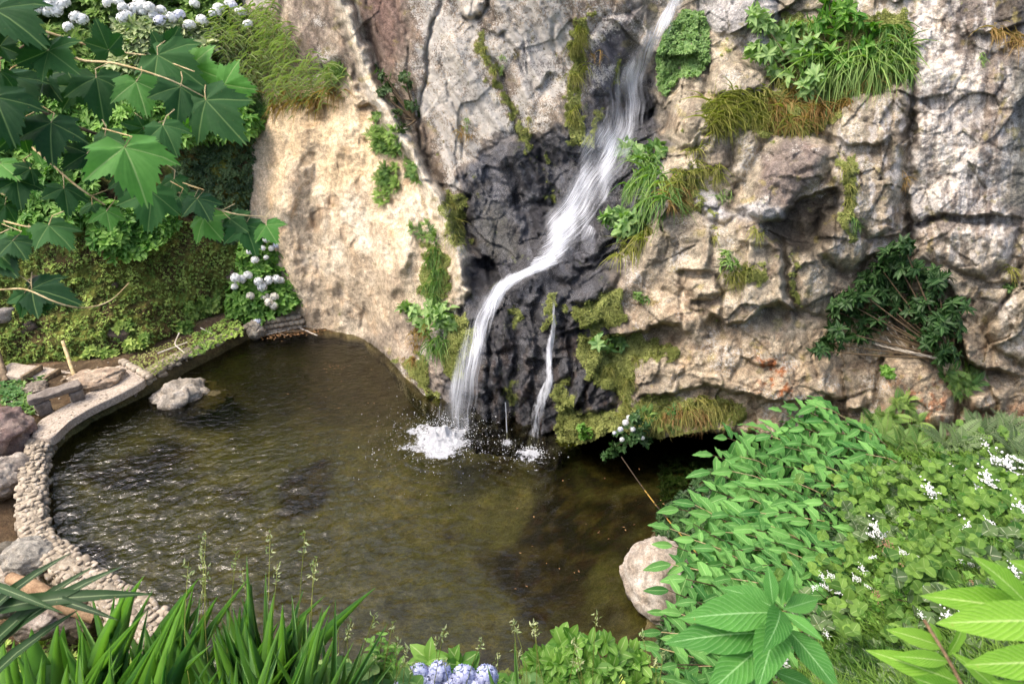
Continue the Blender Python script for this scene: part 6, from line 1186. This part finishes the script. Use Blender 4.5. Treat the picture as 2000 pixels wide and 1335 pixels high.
# ---------------- plane tree branch hanging in from the left
tree = thing('plane_tree', at_t(-500, 300, 3.2), 'overhanging plane tree branches with large lobed leaves at upper left', 'tree'); TB = np.array(tree.location)
brs = [([(-500, 300), (-120, 110), (0, 152), (60, 200), (110, 235), (190, 262), (245, 282), (292, 262)], .016, 2.9), ([(-500, 300), (-100, 160), (-10, 120), (40, 95), (90, 62)], .012, 3.1), ([(110, 90), (150, 120), (215, 121), (270, 135), (340, 158), (400, 190)], .006, 2.9), ([(-500, 300), (-80, 250), (30, 260), (95, 315), (150, 365), (205, 400)], .009, 2.8), ([(190, 262), (250, 320), (320, 362), (400, 400), (460, 420), (528, 424)], .006, 3.0), ([(-500, 300), (-100, 560), (0, 566), (50, 562), (110, 592), (160, 605), (215, 592), (252, 552)], .006, 2.8), ([(-500, 300), (-60, 400), (0, 430), (60, 445), (100, 440)], .008, 2.9), ([(-500, 300), (-60, 470), (10, 480), (40, 470)], .007, 2.9), ([(90, 62), (200, 98), (300, 110), (380, 140)], .005, 3.0)]
for pts, r, t_ in brs:
    P = np.array([at_t(*p, t_ + .25 * math.sin(i * 1.3) * .3) for i, p in enumerate(pts)]); C_ = smooth_poly(P, .03); V, F = tube(C_ - TB, np.linspace(r, r * .35, len(C_)), 6); link('branch', mesh_np('branch', V, F, M['twig bark'] if r > .01 else M['dry stem'], {'tint': np.full(len(V), .5)}), tree)
PLM = []
for vi in range(4):
    V, F, U = T_palm; Vv = V.copy(); k = [.8, 1.3, .4, 1.0][vi]; Vv[:, 2] *= k; Vv[:, 2] += .05 * perlin(V * 3 + vi * 5) + [-.05, .1, -.12, .05][vi] * Vv[:, 0] ** 2 * 2; Vv[:, 0] *= 1 + .1 * np.sin(vi * 2)
    for mm, tn in (('plane leaf', .25), ('plane leaf', .75), ('young plane leaf', .5)): PLM.append(mesh_np('leaf', Vv, F, M[mm], {'tint': np.full(len(V), tn)}, U))
lv = [((212, 98), (182, 25), 3.0, 0, .95), ((308, 108), (395, 150), 3.0, 0, .95), ((322, 108), (352, 45), 3.05, 0, .9), ((372, 130), (442, 158), 3.1, 2, 1), ((188, 152), (205, 238), 2.9, 0, .95), ((266, 160), (290, 232), 2.9, 0, 1.15), ((352, 170), (346, 248), 2.9, 0, 1.05), ((402, 196), (480, 280), 2.9, 1, .85), ((358, 165), (420, 180), 3.1, 2, .9), ((438, 165), (505, 178), 3.0, 2, 1), ((90, 148), (100, 192), 2.9, 0, 1.5), ((-10, 20), (82, 62), 2.6, 0, 1), ((92, 100), (22, 132), 2.7, 0, 1), ((95, 100), (140, 130), 2.7, 0, 1.1), ((100, 240), (92, 318), 2.7, 0, 1.25), ((205, 265), (192, 325), 2.8, 0, 1.1), ((243, 288), (295, 388), 2.35, 2, 1.0), ((318, 245), (348, 292), 2.8, 2, .9), ((-10, 190), (25, 272), 2.6, 0, 1.1), ((10, 150), (70, 200), 2.8, 0, 1), ((125, 368), (138, 418), 2.8, 0, 1.5), ((33, 352), (36, 402), 2.8, 0, 1), ((190, 318), (168, 360), 2.9, 0, 1.1), ((296, 375), (290, 458), 2.8, 0, 1.15), ((208, 412), (217, 452), 2.9, 2, 1), ((350, 385), (366, 418), 2.9, 2, 1), ((385, 388), (414, 428), 2.9, 0, 1), ((398, 425), (432, 470), 3.0, 1, 1.1), ((450, 428), (482, 452), 3.0, 1, 1), ((478, 440), (505, 492), 3.0, 2, 1), ((520, 440), (538, 470), 3.0, 2, 1), ((95, 440), (148, 488), 2.8, 1, .9), ((25, 470), (55, 508), 2.8, 0, 1), ((0, 500), (28, 540), 2.8, 0, 1), ((62, 565), (150, 575), 2.8, 0, .7), ((48, 572), (42, 622), 2.8, 1, .7), ((75, 598), (100, 600), 2.8, 0, .6), ((0, 90), (30, 40), 2.7, 0, 1.1), ((0, 320), (40, 350), 2.8, 0, 1.2), ((10, 400), (-20, 440), 2.8, 0, 1.2), ((60, 330), (20, 350), 2.8, 0, 1.2), ((150, 170), (60, 160), 3.0, 0, 1), ((40, 250), (-10, 300), 2.7, 0, 1.2), ((250, 340), (230, 400), 2.9, 0, 1), ((170, 300), (110, 330), 2.8, 0, 1), ((280, 250), (230, 240), 2.9, 0, .8), ((20, 30), (60, 0), 2.7, 0, 1), ((-20, 480), (30, 520), 2.8, 1, 1), ((60, 260), (120, 290), 2.8, 1, .9), ((340, 350), (320, 400), 2.95, 1, .8), ((380, 385), (350, 410), 2.95, 2, .8), ((55, 470), (10, 455), 2.9, 1, 1), ((0, 140), (-20, 190), 2.7, 0, 1.2), ((180, 400), (150, 420), 2.9, 1, .9), ((350, 250), (385, 235), 3.0, 2, .7), ((290, 265), (340, 262), 2.9, 1, .7)]
for i, (a, b, t_, kd, wd) in enumerate(lv):
    A0 = at_t(*a, t_); B0_ = at_t(*b, t_ - .06); d = B0_ - A0; L_ = np.linalg.norm(d) / 1.24; wd = min(wd, 1.0); vw = unit(CAM - A0); nr_ = unit(vw + [g.normal(0, .3), g.normal(0, .2), .5 + g.normal(0, .2)]); nr_ = nr_ if i % 3 else unit(vw * 1.0 + [g.normal(0, .2), 0, -.15])
    R = frames(unit(d)[None], nr_[None])[0]; kd = (2 if i % 3 == 0 else 1) if (kd and i != 16) else (2 if i == 16 or i % 11 == 5 else int(i % 2 and b[0] > 90)); me = PLM[int(g.integers(4)) * 3 + kd]; o = link('leaf', me, tree, A0 - TB); o.rotation_euler = rot_to_euler(R); o.scale = (L_ * wd * 1.02, L_, L_)
    # stalk to the nearest twig point
    V, F = tube([A0 - TB, A0 - TB + np.array([g.normal(0, .02), .02, .03]), A0 - TB + np.array([g.normal(0, .04), .05, .05])], [.0018, .002, .0022], 4); link('stalk', mesh_np('stalk', V, F, M['dry stem'], {'tint': np.full(len(V), .5)}), tree)
# ---------------- big-leaved plant in the foreground
bp_ = thing('big_leaved_plant', at_t(1508, 1345, 2.35), 'big-leaved upright plant with a leaf rosette at bottom right of centre', 'plant'); BB = np.array(bp_.location); top_ = at_t(1520, 1185, 2.3)
V, F = tube(smooth_poly([BB - [0, 0, .5], (BB + top_) / 2, top_], .03) - BB, .009, 7); link('stem', mesh_np('stem', V, F, M['fresh grass'], {'tint': np.full(len(V), .3)}, np.full((len(V), 2), .1)), bp_)
BLm = [mesh_np('leaf', t_[0], t_[1], M['big leaf'], {'tint': np.full(len(t_[0]), tn)}, t_[2]) for t_, tn in ((strip_leaf([(0, .015), (.06, .03), (.14, .085), (.28, .15), (.42, .18), (.56, .175), (.7, .14), (.82, .09), (.92, .045), (1, .004)], b_, .3, .08, 2), tn) for b_, tn in ((.25, .6), (.5, .4), (.1, .8)))]
for (a, b, dt, w_) in [((1520, 1195), (1355, 1225), -.05, 1), ((1505, 1235), (1345, 1262), -.1, 1), ((1495, 1255), (1395, 1360), -.15, 1), ((1515, 1215), (1500, 1310), -.22, 1.05), ((1535, 1225), (1625, 1345), -.12, 1), ((1530, 1195), (1597, 1255), -.05, .8), ((1520, 1190), (1418, 1150), .06, 1), ((1515, 1185), (1475, 1165), .1, 1.3), ((1510, 1180), (1498, 1110), .02, 1), ((1525, 1180), (1545, 1115), .04, 1), ((1522, 1188), (1532, 1250), -.2, 1), ((1535, 1175), (1540, 1135), -.02, 1), ((1530, 1190), (1590, 1185), .08, 1), ((1500, 1290), (1440, 1370), -.05, 1), ((1510, 1310), (1580, 1350), 0, 1), ((1512, 1200), (1440, 1190), .12, 1)]:
    A0 = at_t(*a, 2.3); B0_ = at_t(*b, 2.3 + dt); d = B0_ - A0; L_ = np.linalg.norm(d); R = frames(unit(d + [0, 0, .25 * L_])[None], unit(np.array([g.normal(0, .15), -.45, 1.]))[None])[0]; o = link('leaf', BLm[int(g.integers(3))], bp_, A0 - BB); o.rotation_euler = rot_to_euler(R); o.scale = (L_ * w_ * 1.15, L_ * 1.08, L_)
# ---------------- ginger leaves close to the lens at the lower right
fg = thing('ginger_plant', at_t(2100, 1350, 1.7), 'bright ginger leaves close by at the bottom right corner', 'plant'); FB = np.array(fg.location)
FLm = [mesh_np('leaf', t_[0], t_[1], M['front ginger leaf'], {'tint': np.full(len(t_[0]), tn)}, t_[2]) for t_, tn in ((strip_leaf([(0, .02), (.1, .07), (.25, .13), (.45, .155), (.62, .14), (.78, .1), (.9, .05), (1, .004)], b_, .3, .18, 2), tn) for b_, tn in ((.15, .4), (.35, .7), (.25, .95)))]
for pts in ([(2100, 1290), (2010, 1190), (1960, 1130)], [(1880, 1340), (1855, 1290), (1805, 1210)], [(2080, 1400), (1990, 1330)]):
    C_ = smooth_poly([at_t(*p, 1.75) for p in pts], .02); V, F = tube(C_ - FB, .004, 6); link('stem', mesh_np('stem', V, F, M['orange bark'], {'tint': np.full(len(V), .5)}), fg)
for (a, b, t_, w_) in [((2020, 1195), (1925, 1098), 1.6, 1), ((2040, 1200), (1845, 1178), 1.65, .95), ((2080, 1210), (1865, 1235), 1.55, 1.05), ((2090, 1290), (1915, 1315), 1.5, 1.1), ((1842, 1262), (1748, 1240), 1.9, 1), ((1835, 1258), (1825, 1225), 1.9, 1.2), ((1850, 1290), (1760, 1290), 1.85, 1), ((1870, 1330), (1725, 1292), 1.85, .9), ((1880, 1360), (1790, 1335), 1.7, 1.2), ((2060, 1140), (1990, 1105), 1.6, 1.2), ((1850, 1280), (1900, 1225), 1.9, 1), ((1960, 1360), (1880, 1290), 1.7, .8), ((2060, 1380), (1960, 1345), 1.5, 1)]:
    A0 = at_t(*a, t_); B0_ = at_t(*b, t_ - .03); d = B0_ - A0; L_ = np.linalg.norm(d); R = frames(unit(d + [0, 0, .15 * L_])[None], unit(np.array([g.normal(0, .2), -.7, 1.]))[None])[0]; o = link('leaf', FLm[int(g.integers(3))], fg, A0 - FB); o.rotation_euler = rot_to_euler(R); o.scale = (L_ * w_, L_ * 1.05, L_)
# ---------------- bottom centre: blue hydrangea, glossy shrub, weeds and grass stalks
hy = thing('hydrangea', at_t(880, 1420, 4.6), 'hydrangea with pale blue heads cut by the bottom edge', 'shrub'); HB = np.array(hy.location); mb_ = MB(); P = np.array([at_t(x, y, 4.75) for x, y in zip(g.uniform(790, 1000, 60), g.uniform(1335, 1400, 60))]); rosettes(mb_, T_oval, P, np.tile([0, -.3, 1.], (60, 1)) + g.normal(0, .3, (60, 3)), 5, .13, (.7, 1.4), g)
for x, y in ((838, 1290), (900, 1298), (880, 1300), (915, 1315), (780, 1310)): P = at_t(x, y, 4.7); rosettes(mb_, T_oval, P[None], np.array([[0, -.4, 1.]]), 5, .14, (.5, 1.2), g)
link('foliage', mb_.mesh('foliage', M['bright leaf'], HB), hy)
for x, y, s in ((817, 1318, .13), (858, 1313, .13), (906, 1322, .14), (950, 1320, .13), (838, 1338, .16), (884, 1342, .15), (796, 1338, .15), (930, 1344, .15)): o = link('flower_head', BFn, hy, at_t(x, y, 4.3) - HB); o.scale = (s,) * 3; o.rotation_euler = (.6, 0, x)
gs = thing('glossy_shrub', at_t(1160, 1420, 5.2), 'rounded shrub with glossy oval leaf rosettes at the bottom centre', 'shrub'); GB = np.array(gs.location); mb_ = MB(); sb = MB()
q_ = in_poly([(1040, 1275), (1075, 1245), (1150, 1235), (1190, 1240), (1240, 1265), (1275, 1300), (1285, 1380), (1030, 1380)], 110, g); P = at_t(q_[:, 0], q_[:, 1], 5.2 + .0012 * (1300 - q_[:, 1]) + .12 * np.abs(q_[:, 0] - 1160) / 120 + g.uniform(-.08, .08, len(q_)))
rosettes(mb_, strip_leaf([(0, .04), (.15, .16), (.35, .25), (.6, .27), (.82, .18), (1, .02)], .2, .25), P, np.tile([0, -.5, 1.], (len(P), 1)) + g.normal(0, .25, P.shape), 7, .11, (.5, 1.35), g); stems(sb, GB, P[::6], .008, 4, 0); link('foliage', mb_.mesh('foliage', M['bright leaf'], GB), gs); link('stem', sb.mesh('stem', M['twig bark'], GB), gs)
wd_ = thing('weed', at_t(740, 1400, 4.4), 'upright weed with small glossy leaves on reddish stems at bottom, left of the blue hydrangea', 'weed'); mb_ = MB(); sb = MB(); WB = np.array(wd_.location)
for x, y in ((725, 1255), (745, 1240), (760, 1262), (735, 1280), (765, 1285), (775, 1265)):
    tp_ = at_t(x, y, 4.3); bs = at_t(740, 1345, 4.4); V, F = tube([bs, (bs + tp_) / 2, tp_], [.004, .003, .002], 4); sb.add(V, F); pp = bs + (tp_ - bs) * np.linspace(.3, 1, 7)[:, None]; rosettes(mb_, T_oval, pp, np.tile(unit(tp_ - bs), (7, 1)), 3, .045, (.7, 1.4), g, width=1.2)
link('foliage', mb_.mesh('foliage', M['bright leaf'], WB), wd_); link('stem', sb.mesh('stem', M['orange bark'], WB), wd_)
cover_ = MB(); q_ = in_poly([(610, 1310), (700, 1300), (790, 1315), (820, 1345), (1000, 1345), (1040, 1310), (1040, 1400), (600, 1400)], 260, g); P = at_t(q_[:, 0], q_[:, 1], 4.5 + g.uniform(-.3, .3, len(q_)))
rosettes(cover_, T_round, P, np.tile([0, -.3, 1.], (len(P), 1)) + g.normal(0, .3, P.shape), 3, .08, (.7, 1.5), g); tag(link('ground_leaves', cover_.mesh('ground_leaves', M['fresh grass'])), 'leafy weeds along the bottom edge at centre', 'weeds', None, 'stuff')
mb_ = MB(); hd = MB()
for i in range(44):
    x = g.choice([g.uniform(620, 800), g.uniform(800, 1300)]) if i > 12 else g.uniform(340, 620); y = g.uniform(1190, 1300) if i > 12 else g.uniform(1020, 1160); t_ = g.uniform(3.6, 4.6); tp_ = at_t(x, y, t_); bs = at_t(x + g.normal(0, 25), 1380, t_ + .1); V, F = tube(smooth_poly([bs, (bs + tp_) / 2 + g.normal(0, .03, 3), tp_], .1), .0022, 3); mb_.add(V, F, g.uniform(.3, 1), np.full((len(V), 2), .9))
    n = 12; pp = tp_ + (bs - tp_) * np.linspace(0, .13, n)[:, None] + g.normal(0, .008, (n, 3)); v, f, tt, u = scatter(T_small, pp, g.normal(0, 1, (n, 3)) + [0, 0, 1.2], g.normal(0, 1, (n, 3)), .028, .8, .6); hd.add(v, f, tt, u)
gs_ = thing('grass_stalks', at_t(900, 1380, 4.2), 'thin flowering grass stalks rising along the bottom edge over the water', 'grass'); gs_['kind'] = 'stuff'; link('stalks', mb_.mesh('stalks', M['grass blade'], at_t(900, 1380, 4.2)), gs_); link('seed_heads', hd.mesh('seed_heads', M['pale leaf'], at_t(900, 1380, 4.2)), gs_)
for i, (a, b, w_) in enumerate([((600, 1380), (640, 1205), .03), ((1015, 1380), (1005, 1255), .022), ((985, 1380), (950, 1300), .03)]):
    A0, B0_ = at_t(*a, 3.8), at_t(*b, 3.8); L_ = np.linalg.norm(B0_ - A0); v, f, tt, u = scatter((bl[0][0], bl[0][1], bl[0][2]), A0[None] * 0, (B0_ - A0)[None], np.array([[0., -1, .2]]), L_, .5, .9)
    tag(link('leaf_blade', mesh_np('leaf_blade', v, f, M['iris blade'], {'tint': tt}, u), None, A0), ['single slanting sword leaf right of the clumps', 'single upright sword leaf in front of the pool', 'short sword leaf beside the blue hydrangea'][i], 'leaf')
